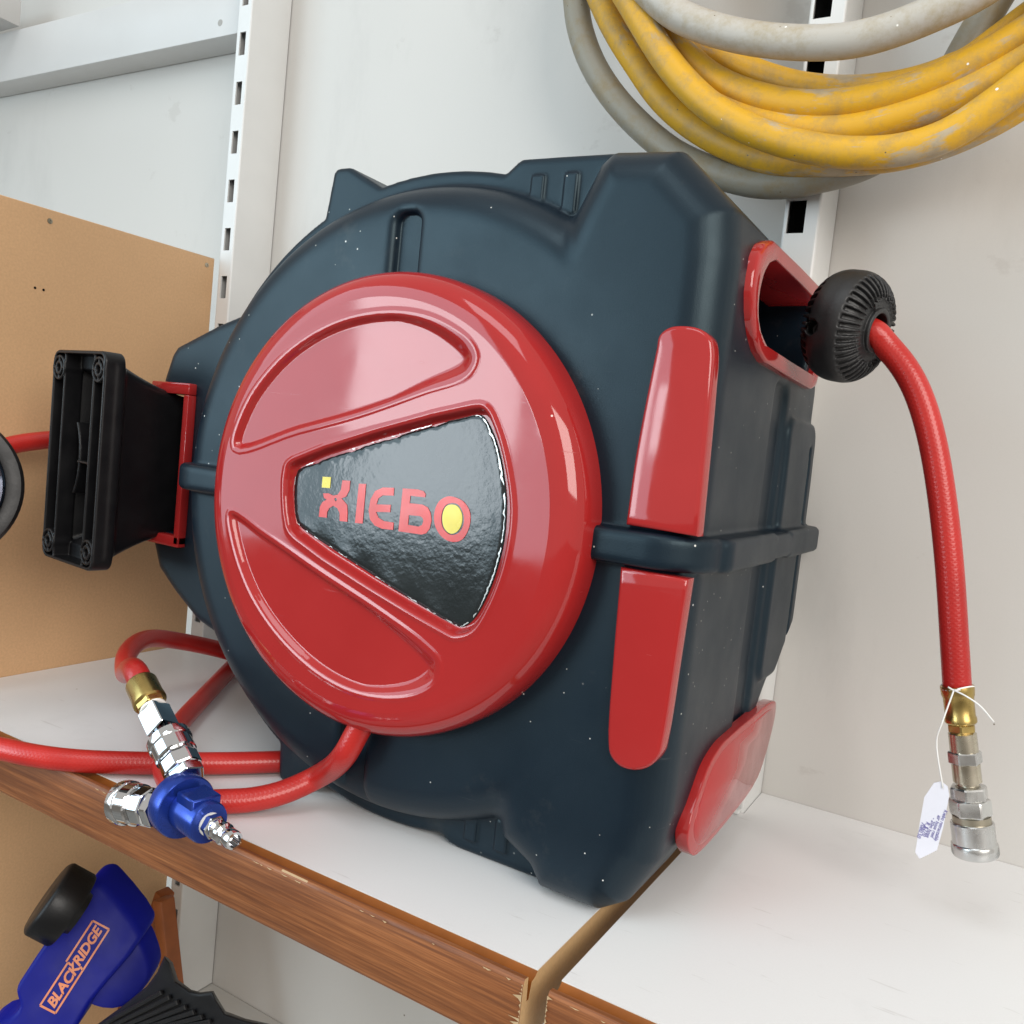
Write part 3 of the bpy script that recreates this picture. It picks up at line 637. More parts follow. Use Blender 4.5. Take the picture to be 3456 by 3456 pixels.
sdf_obj('housing', housing_fn, (-.580, .388, -.006), (-.108, .662, .412), .0017, M['housing'], reel)

# red cover: dished disc with two lobes and a pocket, polar height field
def closed_poly(p, n=6): return spline(p, n, True)
lobe_u = closed_poly([(a, b) for a, b in D['LOBE_UP']]); lobe_l = closed_poly([(a, b) for a, b in D['LOBE_LOW']]); pocket = closed_poly(D['POCKET'], 4)
def cover_mesh():
    prof = [(.1320, .4035), (.1320, .3995), (.1318, .394), (.1312, .3895), (.1298, .3855), (.1275, .3822), (.1245, .3797), (.1215, .3783), (.1185, .3776), (.1155, .3772)]
    prof = spline(prof, 4).tolist()
    nr, nt_ = 230, 720
    rs = [q[0] for q in prof] + list(np.linspace(.1155, .0006, nr)[1:])
    ys = [q[1] for q in prof] + [.3772]*(nr-1)
    th = np.linspace(0, 2*np.pi, nt_, endpoint=False)
    R_, T_ = np.meshgrid(rs, th, indexing='ij'); Yb = np.repeat(np.array(ys)[:, None], nt_, 1)
    Xg = CX+R_*np.cos(T_); Zg = CZ+R_*np.sin(T_)
    du = sd_poly(Xg, Zg, lobe_u); dl = sd_poly(Xg, Zg, lobe_l); dp = sd_poly(Xg, Zg, pocket)
    soft_u = np.clip((Xg+.30)/.05, 0, 1)
    yy = Yb + .0034*sstep(.0, -1*(.0036+.006*soft_u), du)
    yy += .0032*sstep(.0, -1*(.0042+.006*soft_u), dl)
    yy += .0058*sstep(.0006, -.0026, dp)
    # raised lips round the recesses
    yy -= .0006*np.exp(-((dp-.0020)/.0014)**2) + .0003*np.exp(-((du-.0016)/.0013)**2) + .0003*np.exp(-((dl-.0016)/.0013)**2)
    V = np.stack([Xg, yy, Zg], -1).reshape(-1, 3); m = len(rs)
    i, j = np.meshgrid(np.arange(m-1), np.arange(nt_), indexing='ij'); j2 = (j+1) % nt_
    Q = np.stack([i*nt_+j, i*nt_+j2, (i+1)*nt_+j2, (i+1)*nt_+j], -1).reshape(-1, 4)
    me = bpy.data.meshes.new('front_cover')
    me.from_pydata(V.tolist(), [], Q.tolist() + [tuple((m-1)*nt_+k for k in range(nt_))])
    return me
link('front_cover', cover_mesh(), M['red'], reel)

# badge with lettering
def fan_panel(name, poly, y, mat, parent, th=.0008, wob=0.0):
    p = np.array(poly)
    bm = bmesh.new(); c = p.mean(0); rings = []
    for k, f in enumerate((1.0, .992, .975, .95, .85, .7, .5, .3, .12)):
        yy = y-(0 if k == 0 else th)
        ring = []
        for q in (c+(p-c)*f):
            w = wob*math.sin(q[0]*900+q[1]*300)*math.sin(q[1]*700) if 0 < k < 4 else 0
            ring.append(bm.verts.new((q[0], yy+w, q[1])))
        rings.append(ring)
    n = len(p)
    for a, b in zip(rings[:-1], rings[1:]):
        for i in range(n): bm.faces.new((a[i], a[(i+1) % n], b[(i+1) % n], b[i]))
    bm.faces.new(rings[-1])
    return bm_obj(name, bm, mat, parent, smooth=True)
lab = spline(D['LABEL'], 5, True)
def label_sheet():
    from mathutils.geometry import delaunay_2d_cdt
    bd = lab[::1]; n = len(bd)
    gx, gz = np.meshgrid(np.arange(-.38, -.22, .0012), np.arange(.136, .258, .0012), indexing='ij')
    gx = gx+rng.uniform(-.0002, .0002, gx.shape); gz = gz+rng.uniform(-.0002, .0002, gz.shape)
    dd = sd_poly(gx, gz, lab); m = dd < -.0007
    pts = [Vector(q) for q in bd]+[Vector(q) for q in np.stack([gx[m], gz[m]], 1)]
    V, E_, F, *_r = delaunay_2d_cdt(pts, [(i, (i+1) % n) for i in range(n)], [list(range(n))], 1, 1e-7)
    V = np.array([tuple(v) for v in V]); dist = -sd_poly(V[:, 0], V[:, 1], lab)
    p0 = np.array((-.3725, .2135)); p1 = np.array((-.2535, .2550)); t_ = (p1-p0)/np.linalg.norm(p1-p0); n_ = np.array((t_[1], -t_[0]))
    s_ = (V-p0) @ t_; d_ = (V-p0) @ n_
    edge = .0042+.0009*np.sin(s_*420)+.0006*np.sin(s_*950+1)
    y = .38225 + .0010*(1-np.clip(d_/edge, 0, 1))
    y += .0006*np.exp(-(dist/.0011)**2)
    y += .00016*np.sin(V[:, 0]*210+V[:, 1]*60)*np.exp(-(dist/.006)**2)
    y -= .0010*np.exp(-((V[:, 0]+.3356)**2+(V[:, 1]-.1985)**2)/.0008**2)
    me = bpy.data.meshes.new('badge'); me.from_pydata([(v[0], yy, v[1]) for v, yy in zip(V, y)], [], [list(f) for f in F])
    return link('badge', me, M['label'], reel)
badge = label_sheet()
# pale worn rim of the sticker
bm = bmesh.new(); lb = np.array(lab); sg = np.linalg.norm(np.diff(np.vstack([lb, lb[:1]]), axis=0), axis=1); cs = np.concatenate([[0], np.cumsum(sg)])
ts = np.arange(0, cs[-1], .0006); cl = np.vstack([lb, lb[:1]])
PX = np.stack([np.interp(ts, cs, cl[:, k]) for k in (0, 1)], 1); TG = np.roll(PX, -1, 0)-np.roll(PX, 1, 0); TG /= np.linalg.norm(TG, axis=1)[:, None]
NN = np.stack([TG[:, 1], -TG[:, 0]], 1)
if sd_poly(PX[:1, 0]+NN[:1, 0]*.002, PX[:1, 1]+NN[:1, 1]*.002, lab)[0] > 0: NN = -NN
wn = rng.normal(0, 1, len(ts)); ws = np.convolve(np.tile(wn, 3), np.exp(-np.linspace(-2, 2, 9)**2), 'same')[len(ts):2*len(ts)]/2.2
side_ = np.where(PX[:, 0] > -.246, .00055, np.where(PX[:, 0] < -.3685, .0005, .0000))
W_ = np.clip(side_+.00042*ws, 0, .0013); O_ = .0004+.0003*np.abs(np.roll(ws, 40))
for i in range(len(ts)-1):
    if W_[i] > .00012 and W_[i+1] > .00012:
        q = [PX[i]+NN[i]*O_[i], PX[i+1]+NN[i+1]*O_[i+1], PX[i+1]+NN[i+1]*(O_[i+1]+W_[i+1]), PX[i]+NN[i]*(O_[i]+W_[i])]
        bm.faces.new([bm.verts.new((c_[0], .38185, c_[1])) for c_ in q])
o = bm_obj('worn_edge', bm, M['foil'], badge); o['kind'] = 'stuff'
def glyph(name, outer, holes, mat, y=.38205, smooth_n=0):
    cu = bpy.data.curves.new(name, 'CURVE'); cu.dimensions = '2D'; cu.fill_mode = 'BOTH'; cu.extrude = .00012
    for pts, n in [(outer, smooth_n)]+[(h, smooth_n) for h in holes]:
        pts = spline(pts, n, True) if n else np.array(pts)
        s = cu.splines.new('POLY'); s.points.add(len(pts)-1); s.use_cyclic_u = True
        for k, q in enumerate(pts): s.points[k].co = (q[0], q[1], 0, 1)
    tmp = bpy.data.objects.new('tmp', cu); COL.objects.link(tmp)
    dg = bpy.context.evaluated_depsgraph_get(); me = bpy.data.meshes.new_from_object(tmp.evaluated_get(dg))
    bpy.data.objects.remove(tmp); bpy.data.curves.remove(cu)
    me.transform(Matrix(((1, 0, 0, 0), (0, 0, -1, y), (0, 1, 0, 0), (0, 0, 0, 1))))
    return link(name, me, mat, badge, smooth=False)
glyph('letter', D['G_K'], [], M['redprint']); glyph('letter', D['G_I'], [], M['redprint']); glyph('letter', D['G_E'], [], M['redprint'])
glyph('letter', D['G_Bo'], [D['G_Bi']], M['redprint']); glyph('letter', D['G_Oo'], [D['G_Oi']], M['redprint'], smooth_n=5)
glyph('logo_square', D['G_YSQ'], [], M['yellow']); glyph('logo_oval', D['G_Oy'], [], M['yellow'], smooth_n=5)

# accent bars
def bar(pts, start):
    p = np.roll(np.array(pts), -start, 0)
    prism('accent_bar', xz(spline(p, 6), .3965), (0, .012, 0), M['red'], reel, .0022, 4, 50)
bar(D['BAR_UP'], 9); bar(D['BAR_LOW'], 1)

# hose outlet bezel on the right side: frame with thickness
def frame_yz(name, outer, inner, x0, x1, mat, parent):
    n = 96
    def res(p):
        p = np.array(p); q = np.vstack([p, p[:1]]); L = np.concatenate([[0], np.cumsum(np.linalg.norm(np.diff(q, axis=0), axis=1))])
        s = np.linspace(0, L[-1], n, endpoint=False); return np.stack([np.interp(s, L, q[:, k]) for k in (0, 1)], 1)
    O = res(outer); I = res(inner)
    k = np.argmin(np.linalg.norm(I-O[0]-(I.mean(0)-O.mean(0)), axis=1)); I = np.roll(I, -k, 0)
    c = O.mean(0); cI = I.mean(0)
    loops = [(O, x0), (O, x1-.0022), (c+(O-c)*.985, x1-.0006), (c+(O-c)*.955, x1), (cI+(I-cI)*1.03, x1), (I, x1-.0012), (cI+(I-cI)*.97, x0-.022)]
    bm = bmesh.new(); R = [[bm.verts.new((x, q[0], q[1])) for q in P_] for P_, x in loops]
    for a, b in zip(R[:-1], R[1:]):
        for i in range(n): bm.faces.new((a[i], a[(i+1) % n], b[(i+1) % n], b[i]))
    return bm_obj(name, bm, mat, parent, angle=50)
bo = [(.4604, .3600), (.446, .3543), (.437, .3466), (.4335, .3373), (.4332, .3282), (.4381, .3177), (.4473, .3087), (.4586, .3023), (.4742, .2985), (.53, .2977), (.600, .2977), (.612, .3010), (.6165, .3080), (.618, .328), (.617, .350), (.612, .3585), (.600, .3620), (.53, .3615)]
bi = [(.469, .3515), (.458, .347), (.4505, .3405), (.447, .333), (.4465, .326), (.450, .318), (.458, .312), (.472, .3075), (.53, .3070), (.598, .3070), (.605, .311), (.607, .328), (.606, .347), (.598, .3515), (.53, .3520)]
frame_yz('outlet_bezel', bo, bi, -.136, -.1235, M['red'], reel)
lathe('guide_roller', (-.152, .476, .303), (0, 0, 1), [(0, .005), (.05, .005)], M['black'], reel, 20)
# blank plate low on the same side
pl = [(p[1], p[2]) for p in D['PLATE']]; pl = spline(pl, 4, True)
prism('blank_plate', [(-.1235, a, b) for a, b in pl], (-.0075, 0, 0), M['red'], reel, .0008, 3, 50)
prism('blank_plate_rim', [(-.12325, .527+(a-.527)*.90, .056+(b-.056)*.86) for a, b in pl], (-.003, 0, 0), M['red'], reel, .00022, 1, 50)

# bracket bezel on the left and the swivel bracket
def redframe():
    bm = bmesh.new()
    add_box(bm, (-.5710, .4325, .2520), (-.5285, .4420, .2605), .0012)
    add_box(bm, (-.5345, .4325, .1400), (-.5285, .4420, .2520), .0012)
    add_box(bm, (-.5710, .4325, .1385), (-.5285, .4420, .1470), .0012)
    add_box(bm, (-.5710, .4420, .2520), (-.5310, .6100, .2600), .0012)
    add_box(bm, (-.5710, .4420, .1390), (-.5310, .6100, .1470), .0012)
    return bm_obj('bracket_bezel', bm, M['red'], reel, angle=40)
redframe()
a_ = Vector((-.5475, .3770, 0)); b_ = Vector((-.6250, .3880, 0))
bu = (a_-b_).normalized(); bv = Vector((0, 0, 1)); bw = bv.cross(bu)*1.0   # bw points away from the viewer
if bw.y < 0: bw = -bw
BW = (a_-b_).length; BH = .1545; bc = (a_+b_)/2 + Vector((0, 0, .1982))
XF = Matrix((bu, bw, bv)).transposed().to_4x4(); XF.translation = bc
def bracket_fn(x, y, z):
    hw, hh = BW/2, BH/2
    o = sd_box2(x, z, 0, 0, hw, hh, .008)
    d = np.maximum(extr(o, y, .0075, .0075, .0015), -1)
    t = np.clip((y-.012)/.085, 0, 1); e = (1-t)**1.9
    nh = .0505+.0205*e; nw = .020+.014*e
    nx = .004 + 0*t
    nk = np.maximum(sd_box2(x-nx, z, 0, 0, nw, nh, .006), np.maximum(.011-y, y-.120))
    d = smin(d, nk*.9, .004)
    cav = np.maximum(sd_box2(x, z, 0, 0, hw-.0024, hh-.0024, .006), y-.0125)
    cav2 = np.maximum(sd_box2(x-nx, z, 0, 0, nw-.006, nh-.006, .003), y-.055)
    cav = np.minimum(cav, cav2)
    d = np.maximum(d, -cav)
    for s in (-1, 1):
        rb = np.maximum(np.maximum(np.abs(x-s*hw*.56)-.0009, np.abs(z)-hh+.002), np.maximum(y-.014, .0006-y))
        d = np.minimum(d, rb)
    rb = np.maximum(np.maximum(np.abs(z+.002)-.0009, np.abs(x-hw*.36)-hw*.22), np.maximum(y-.014, .001-y)); d = np.minimum(d, rb)
    arc = np.maximum(np.abs(np.sqrt((x+.05)**2+(z+.0)**2)-.052)-.001, np.maximum(np.abs(z)-.026, np.maximum(y-.05, .004-y))); d = np.minimum(d, arc)
    for sx in (-1, 1):
        for sz in (-1, 1):
            c = np.sqrt((x-sx*(hw-.0095))**2+(z-sz*(hh-.013))**2)
            ring = np.minimum(np.abs(c-.0082)-.0009, np.abs(c-.0042)-.0013)
            xa = np.abs(x-sx*(hw-.0095)); za = np.abs(z-sz*(hh-.013))
            sp = np.maximum(np.minimum(xa, za)-.0008, np.maximum(c-.0085, .0042-c))
            ring = np.minimum(ring, sp)
            ring = np.maximum(ring, np.maximum(y-.014, -.0004-y)); d = np.minimum(d, ring)
    return d
sdf_obj('wall_bracket', bracket_fn, (-.046, -.004, -.084), (.046, .125, .084), .00085, M['black'], reel, XF)

# rubber hose stop
kc = Vector((-.0940, .53, .3278)); kw = Vector((.94, -.27, -.16)).normalized()
ku = Vector((0, 0, 1)); kb = kw.cross(ku).normalized(); ku = kb.cross(kw)   # kb roughly -Y.. horizontal, ku up
KX = Matrix((kw, kb, ku)).transposed().to_4x4(); KX.translation = kc
def knob_fn(x, y, z):
    rad = np.sqrt(y*y+z*z)
    base = extr(rad-.0318, x, 0, .0185, .0165)
    NS = 40
    ang = np.arctan2(z+0*y, y+0*z); da = np.abs(((ang/(2*np.pi)*NS) % 1.0)-.5)/NS*2*np.pi
    slot = da*np.maximum(rad, .004) - np.minimum(.00125, .085*rad*.9)
    reg = np.maximum(.0090-np.abs(x), -(base+.0024))
    reg = np.maximum(reg, .0125-rad)
    d = np.maximum(base, -np.maximum(slot+0*x, reg))
    d = np.maximum(d, -np.maximum(rad-.0098, .007-x))
    hole = np.sqrt((x+.006)**2+(z+.006)**2)-.0042
    sgn = 1.0 if kb.y < 0 else -1.0
    d = np.maximum(d, -np.maximum(hole, .020-sgn*y))
    return d
sdf_obj('hose_stop', knob_fn, (-.028, -.034, -.034), (.028, .034, .034), .00065, M['rubber'], reel, KX)

# outlet hose and its end fittings
RH = .0073
p = [tuple(kc)] + [tuple(kc+kw*.016)] + [q for q in D['OUT_HOSE'][2:]]
oh = tube('outlet_hose', smooth_path(spline(p, 10), 40), RH, M['hose'], reel, 28)
e0 = Vector(D['OUT_AX'][0]); e1 = Vector(D['OUT_AX'][-1]); ax = (e1-e0).normalized(); LL = (e1-e0).length
def at(s): return e0+ax*s
lathe('hose_ferrule', at(-.001), ax, [(0, 0.0085), (.0012, 0.0086), (.005, 0.0083), (.0065, 0.0077), (.016, 0.0076), (.0172, 0.0081), (.0195, 0.0081), (.0205, 0.0072)], M['brass'], oh, 24)
lathe('hex_nut', at(.0195), ax, [(0, 0.0074), (.0045, 0.0074)], M['brass'], oh, sides=6)
lathe('tail_sleeve', at(.024), ax, [(0, 0.0061), (.0008, 0.0071), (.0115, 0.0071)], M['nickel'], oh, 32)
lathe('hex_nut', at(.0345), ax, [(0, 0.0087), (.0065, 0.0087)], M['steel'], oh, sides=6, phase=.3)
lathe('tail_sleeve', at(.041), ax, [(0, 0.0072), (.0098, 0.0072), (.0102, 0.0057), (.0125, 0.0057)], M['nickel'], oh, 32)
lathe('hex_nut', at(.0525), ax, [(0, 0.0069), (.0012, 0.0099), (.0075, 0.0099)], M['steel'], oh, sides=6, phase=.1)
lathe('hex_nut', at(.0600), ax, [(0, 0.0101), (.0010, 0.0107), (.0085, 0.0107), (.0092, 0.0098)], M['steel'], oh, sides=6, phase=.5)
lathe('coupler_sleeve', at(.0690), ax, [(0, 0.0096), (.0045, 0.0096)], M['screw'], oh, 40)
lathe('locking_ring', at(.0725), ax, [(0, 0.0103), (.0006, 0.0109), (.0110, 0.0109), (.0114, 0.0114), (.0118, 0.0116), (.0140, 0.0116), (.0165, 0.0116), (.0178, 0.0112), (.0184, 0.0103), (.0170, 0.0078)], M['steel'], oh, 96, knurl=(5, 6))

# inlet hose: from the cover, looping over the shelf and behind the reel
lp = smooth_path(spline([(-.300, .3945, .088)] + D['LOOP'], 10), 8)
ih = tube('inlet_hose', lp, RH, M['hose'], reel, 24)
tl = D['TAIL']
mn = [Vector(q) for q in D['MAN']]
up_ax = (mn[6]-mn[3]).normalized()
tail_pts = tl[:-3] + [tuple(mn[7]+up_ax*.022), tuple(mn[7]+up_ax*.006)]
tp = smooth_path(spline(tail_pts, 10), 8)
th_ = tube('inlet_hose', tp, RH, M['hose'], reel, 24)
fb = Vector(tp[-1]); dn = -up_ax
lathe('hose_ferrule', fb-dn*.004, dn, [(0, .0090), (.001, .0094), (.012, .0094), (.014, .0098), (.017, .0098), (.018, .0085)], M['brass'], th_, 24)
lathe('hex_nut', fb+dn*.0135, dn, [(0, .0092), (.0045, .0090)], M['brass'], th_, sides=6)
lathe('thread_seal', fb+dn*.0178, dn, [(0, .0078), (.0014, .0078)], M['tape'], th_, 24)
lathe('square_adapter', fb+dn*.019, dn, [(0, .0095), (.0175, .0095)], M['chrome'], th_, sides=4, phase=.35)

# ------------------------------------------------------------------ blue air manifold
man = empty('air_manifold', mn[0], 'blue three-way air manifold with chrome couplers on the shelf edge', 'air manifold')
pa = (mn[2]-mn[0]).normalized()
# body axis: towards the viewer and right
camR, camU, camF = r_, u_, f_
bc0 = mn[0]
lathe('manifold_body', bc0-pa*.006, pa, [(0, .0135), (.001, .0165), (.004, .0172), (.0115, .0172), (.0125, .0166), (.0128, .0105), (.013, .0112), (.034, .0112), (.0352, .0106), (.0354, .006)], M['blueal'], man, 48)
bx = bmesh.new()
u1, v1, w1 = frame(pa)
mt = Matrix((u1, v1, w1)).transposed().to_4x4(); mt.translation = bc0+pa*.013
add_box(bx, (-.0085, -.002, -.004), (.0085, .0128, .0125), .0008, 1, mt)
bm_obj('manifold_block', bx, M['blueal'], man, angle=40)
e = bc0+pa*.029
lathe('thread_seal', e, pa, [(0, .0062), (.0016, .0062)], M['tape'], man, 24)
lathe('hex_nut', e+pa*.0016, pa, [(0, .0066), (.005, .0066)], M['chrome'], man, sides=6)
lathe('plug_nipple', e+pa*.0066, pa, [(0, .0050), (.002, .0052), (.003, .0040), (.0045, .0046), (.006, .0057), (.0085, .0057), (.0095, .0045), (.011, .0042), (.0125, .0050), (.0165, .0050), (.0178, .0046), (.018, .0034), (.012, .0030)], M['chrome'], man, 36)
def coupler(base, axd):
    base = Vector(base); axd = Vector(axd).normalized()
    lathe('hex_nut', base, axd, [(0, .0105), (.0055, .0105)], M['chrome'], man, sides=6, phase=.2)
    lathe('coupler_body', base+axd*.0055, axd, [(0, .0092), (.0008, .0112), (.0095, .0112), (.0102, .0104), (.0125, .0104)], M['chrome'], man, sides=8, phase=.1)
    lathe('coupler_groove', base+axd*.0155, axd, [(0, .0098), (.004, .0098)], M['steel'], man, 32)
    lathe('locking_ring', base+axd*.0175, axd, [(0, .0108), (.0006, .0116), (.0085, .0116), (.0090, .0122), (.0095, .0124), (.012, .0124), (.0145, .0122), (.0152, .0112), (.0150, .0080), (.006, .0075)], M['chrome'], man, 96, knurl=(4, 6))
coupler(mn[3]-up_ax*.004, up_ax)
lf = (mn[10]-mn[8]).normalized()
coupler(mn[8]-lf*.004, lf)

# ------------------------------------------------------------------ second hose: along the shelf and round behind the bracket
sp = D['SUPPLY']; bk = D['BACKHOSE']
pts = sp + [(-.62, .305, .004), (-.705, .26, .03), (-.700, .24, .10), (-.690, .28, .165)] + bk + [(-.66, .60, .21)]
o = tube('air_hose', smooth_path(spline(pts, 10), 8), RH, M['hose'], None, 24)
tag(o, 'red air hose lying straight along the shelf and running off to the left', 'air hose')

# ------------------------------------------------------------------ hose coils on the wall
def ring_close(p):
    p = [tuple(q) for q in p]; y = p[0][1]
    (xa, _, za), (xb, _, zb) = p[0], p[-1]
    cx = (xa+xb)/2; w = abs(xb-xa)/2; top = max(za, zb)
    m = [(cx+w*1.02*math.cos(a), y+.002*math.sin(3*a), top+.03+w*.95*math.sin(a)) for a in (.25, .7, 1.15, 1.57, 2.0, 2.45, 2.9)]
    return smooth_path(spline(p+m+[p[0]], 10), 10)
yc = empty('hose_coil', (-.05, .65, .40), 'coil of scuffed yellow hose hanging on the wall', 'hose coil')
for k in 'ABCDE':
    link('hose_turn', tube_mesh('hose_turn', ring_close(D['COIL_'+k]), .0094, 28), M['ychose'], yc)
gc = empty('hose_coil', (-.06, .655, .38), 'loose turns of dirty grey hose hanging round the yellow coil', 'hose coil')
link('hose_turn', tube_mesh('hose_turn', ring_close(D['COIL_GT']), .0100, 28), M['whose'], gc)
link('hose_turn', tube_mesh('hose_turn', ring_close(D['COIL_GO']), .0098, 28), M['ghose'], gc)

tops = [max(ring_close(D['COIL_'+k])[:, 2]) for k in 'ABCDE']
hx = float(np.mean([(D['COIL_'+k][0][0]+D['COIL_'+k][-1][0])/2 for k in 'ABCDE'])); hz = min(tops)-.0094-.006
pk_ = tube('wall_hook', spline([(hx, .660, hz), (hx, .60, hz), (hx, .545, hz), (hx, .528, hz+.006), (hx, .522, hz+.022)], 8), .006, M['post'], None, 16)
tag(pk_, 'white wall hook holding the yellow hose coil', 'hook')

# ------------------------------------------------------------------ price tag
def text_mesh(s, size, shear=0.0, bold=0.0, spacing=1.0):
    cu = bpy.data.curves.new('t', 'FONT'); cu.body = s; cu.size = size; cu.shear = shear; cu.offset = bold; cu.extrude = .00004; cu.space_character = spacing
    cu.align_x = 'CENTER'; cu.align_y = 'CENTER'; cu.resolution_u = 3
    tmp = bpy.data.objects.new('tmp', cu); COL.objects.link(tmp)
    dg = bpy.context.evaluated_depsgraph_get(); dg.update(); me = bpy.data.meshes.new_from_object(tmp.evaluated_get(dg))
    bpy.data.objects.remove(tmp); bpy.data.curves.remove(cu); return me
tg = empty('price_tag', (-.0142, .525, .08), 'small white handwritten price tag tied to the hanging hose end', 'price tag')
ty = .5235
tp_ = [(q[0], q[2]) for q in D['TAG']]
prism('card', [(a, ty, b) for a, b in tp_], (0, .0005, 0), M['paper'], tg)
dirv = Vector((-.16, 0, -1)).normalized(); side = Vector((1, 0, -.16)).normalized()
lines = ['Kiebo retractable', 'air hose reel', '- 20m hose', 'R $270', '7080.50']
for k, s in enumerate(lines):
    me = text_mesh(s, .0026 if k < 3 else .0029, .18, .0, 1.0)
    off = Vector((-.0109-.0023*k, ty-.0002, .0590 - .0014*k))
    # text reads downwards: local x -> dirv, local y -> side
    mt = Matrix((dirv, side, Vector((0, -1, 0)))).transposed().to_4x4(); mt.translation = off
    me.transform(mt); link('handwriting', me, M['ink'], tg, smooth=False)
tie = at(-.0005); rr = RH+.0008
un, vn, wn = frame(ax)
loop = [tuple(tie+un*rr*math.cos(a)+vn*rr*math.sin(a)+ax*.0009*math.sin(2*a)) for a in np.linspace(0, 2*math.pi, 25)]
knot = Vector((tie.x-.001, tie.y-rr-.0012, tie.z-.0004))
bm_parts = [loop, [tuple(knot), (knot.x-.0032, knot.y-.001, knot.z-.018), (knot.x-.0048, .5245, .104), (-.0125, ty-.0004, .0795)],
            [tuple(knot), (knot.x+.006, knot.y-.003, knot.z-.0012), (knot.x+.013, knot.y-.004, knot.z-.0045), (knot.x+.0205, knot.y-.004, knot.z-.0115)],
            [(knot.x-.003, knot.y+.001, knot.z+.0008), tuple(knot), (knot.x+.003, knot.y, knot.z+.001)]]
bm = bmesh.new()
for q in bm_parts:
    me = tube_mesh('s', spline(q, 6), .00045, 8); bm.from_mesh(me); bpy.data.meshes.remove(me)
bm_obj('string', bm, M['string'], tg, smooth=True)

# ------------------------------------------------------------------ small bracket tab behind the reel's foot
o = box('bracket_tab', (-.1555, .6000, .0004), (-.1365, .6060, .0035), M['post'], None, .0008)
tag(o, 'small white metal shelf tab behind the lower red plate', 'bracket')

# ------------------------------------------------------------------ things under the shelf
tool = empty('spray_tool', (-.57, .44, -.385), 'blue plastic tool body with orange lettering and a black cap, under the shelf', 'tool')
tn = Vector((.66, -.56, .50)).normalized(); tp0 = Vector((-.570, .415, -.185))
def onplane(q, off=0.0):
    o_ = Vector((0, 0, .24)); d_ = Vector(q)-o_
    return o_+d_*((tp0+tn*off-o_).dot(tn)/d_.dot(tn))
dv = -tn*.030 + camR*.013 + camU*.020
prism('tool_body', [tuple(onplane(q)) for q in spline(D['TOOL'], 3, True)], dv, M['blue'], tool, .0042, 4, 50)
prism('trigger_guard', [tuple(onplane(q, -.008)) for q in spline(D['GUARD'], 3, True)], dv*.75, M['blue'], tool, .003, 3, 50)
c = [Vector(q) for q in D['CAP']]
mid0 = (c[0]+c[1])/2; mid1 = (c[2]+c[3])/2; Rr = (c[0]-c[1]).length/2*.90
vr = (mid0-Vector((0, 0, .24))).normalized(); le = (c[0]-c[1]); le = (le-vr*le.dot(vr)).normalized(); cax = vr.cross(le)
if cax.dot(mid1-mid0) < 0: cax = -cax
cax = (cax + vr*.10).normalized()
lathe('cap', mid0, cax, [(0, Rr*.90), (.0012, Rr*.97), (.003, Rr), (.0205, Rr), (.0225, Rr*.96), (.023, Rr*.6), (.028, Rr*.55)], M['black'], tool, 90, knurl=(2, 3))
lo = [onplane(q, .0004) for q in D['LOGO']]
lx = (lo[2]-lo[1]).normalized(); ly = tn.cross(lx)
if ly.dot(lo[0]-lo[1]) < 0: ly = -ly
Lw = (lo[2]-lo[1]).length; Lh = abs((lo[0]-lo[1]).dot(ly)); org = lo[1]
mt = Matrix((lx, ly, tn)).transposed().to_4x4()
def logo_text(s, u, v, size):
    me = text_mesh(s, size, .28, .00035, .96); m2 = mt.copy(); q = org+lx*u+ly*v; m2.translation = q; me.transform(m2); link('lettering', me, M['orange'], tool, smooth=False)
logo_text('BLACK', Lw*.27, Lh*.46, Lh*.78)
logo_text('RIDGE', Lw*.73, Lh*.54, Lh*.78)
def strip(a, b, w=.0014):
    a = org+lx*a[0]+ly*a[1]; b = org+lx*b[0]+ly*b[1]; d = (b-a).normalized(); n = tn.cross(d)*w/2
    prism('logo_frame', [tuple(q) for q in (a+n, b+n, b-n, a-n)], -tn*.0003, M['orange'], tool)
strip((0, 0), (Lw, 0)); strip((0, Lh), (Lw*.50, Lh)); strip((Lw*.50, Lh*1.12), (Lw, Lh*1.12)); strip((0, 0), (0, Lh)); strip((Lw, 0), (Lw, Lh*1.12)); strip((Lw*.5, 0), (Lw*.52, Lh*.25)); strip((Lw*.5, Lh), (Lw*.49, Lh*.7))

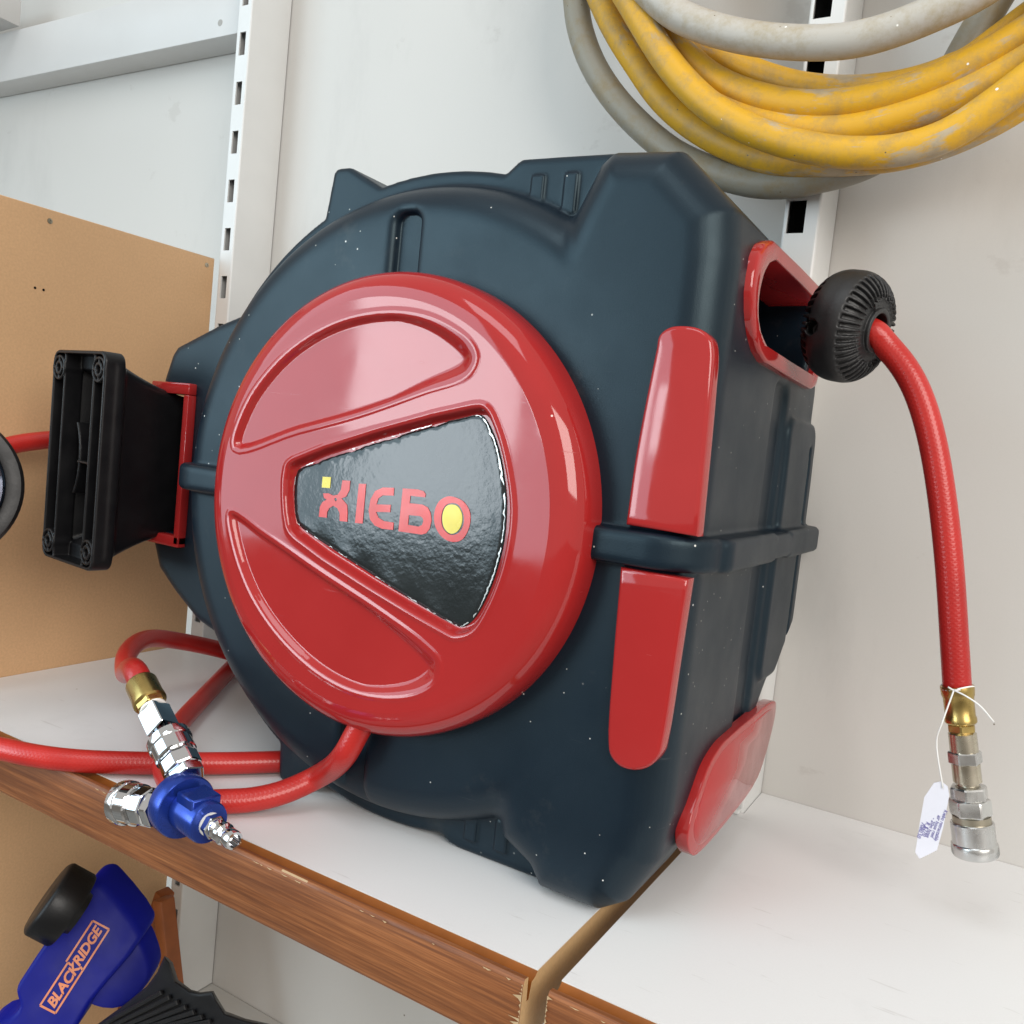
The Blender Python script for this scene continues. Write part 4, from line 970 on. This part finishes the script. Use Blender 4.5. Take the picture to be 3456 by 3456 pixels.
bt = empty('power_tool', (-.48, .40, -.385), 'black ribbed plastic tool lying at the bottom of the lower shelf', 'tool')
bw_ = (Vector((-.50, .40, -.20))-Vector((0, 0, .24))).normalized()
prism('tool_body', D['BTOOL'], bw_*.035+Vector((.006, 0, .004)), M['black'], bt, .003, 3, 40)
rb = [Vector(q) for q in D['BRIBS']]
for k in range(len(rb)//2):
    a, b = rb[2*k], rb[2*k+1]; n = Vector((0, 1, 0)).cross((b-a).normalized())*.0016
    prism('cooling_rib', [tuple(q) for q in (a-n, b-n, b+n, a+n)], (0, -.0026, 0), M['black'], bt, .0006, 1)
st = [Vector(q) for q in D['STICKS']]
def stick(pts, w, label):
    o = bmesh.new()
    d = (pts[-1]-pts[0]).normalized(); n = Vector((0, 1, 0)).cross(d).normalized(); L_ = (pts[-1]-pts[0]).length+.02
    mt = Matrix((n, Vector((0, 1, 0)), d)).transposed().to_4x4(); mt.translation = pts[0]
    add_box(o, (-w/2, -.008, 0), (w/2, .008, L_), .002, 2, mt)
    tag(bm_obj('wooden_handle', o, M['stick'], None, angle=40), label, 'wooden handle', 'wooden handles leaning below the shelf')
stick([st[0]+Vector((-.004, 0, 0)), st[1], st[2]], .012, 'orange brown wooden handle slanting down behind the blue tool')
stick([st[3]+Vector((0, -.012, 0)), st[4]+Vector((0, -.012, 0)), st[5]+Vector((0, -.012, 0))], .014, 'orange brown wooden handle running down behind the black tool')

# ------------------------------------------------------------------ chrome dish at the left edge
R0 = (Vector(D['RING'][1])-Vector(D['RING'][0])).length; rc = Vector(D['RING'][0])-camR*.004
t = empty('round_dish', rc, 'shiny chrome round dish with a black rim cut off by the left edge', 'dish')
dax = (Vector((0, 0, .24))-rc).normalized(); dax = (dax+Vector((-.25, 0, 0))).normalized()
lathe('rim', rc-dax*.008, dax, [(0, R0*.97), (.003, R0), (.009, R0), (.012, R0*.97), (.013, R0*.88), (.012, R0*.80), (.004, R0*.78)], M['rubber'], t, 72)
lathe('bowl', rc-dax*.0075, dax, [(0, R0*.7), (.0135, R0*.795), (.0145, R0*.77), (.011, R0*.70), (.003, R0*.52), (.001, R0*.3), (.0005, R0*.05)], M['smoke'], t, 72)
tube('arm', spline([tuple(rc-dax*.007), tuple(rc-dax*.03), (-.700, .365, .172), (-.719, .372, .170)], 8), .004, M['rubber'], t, 12)
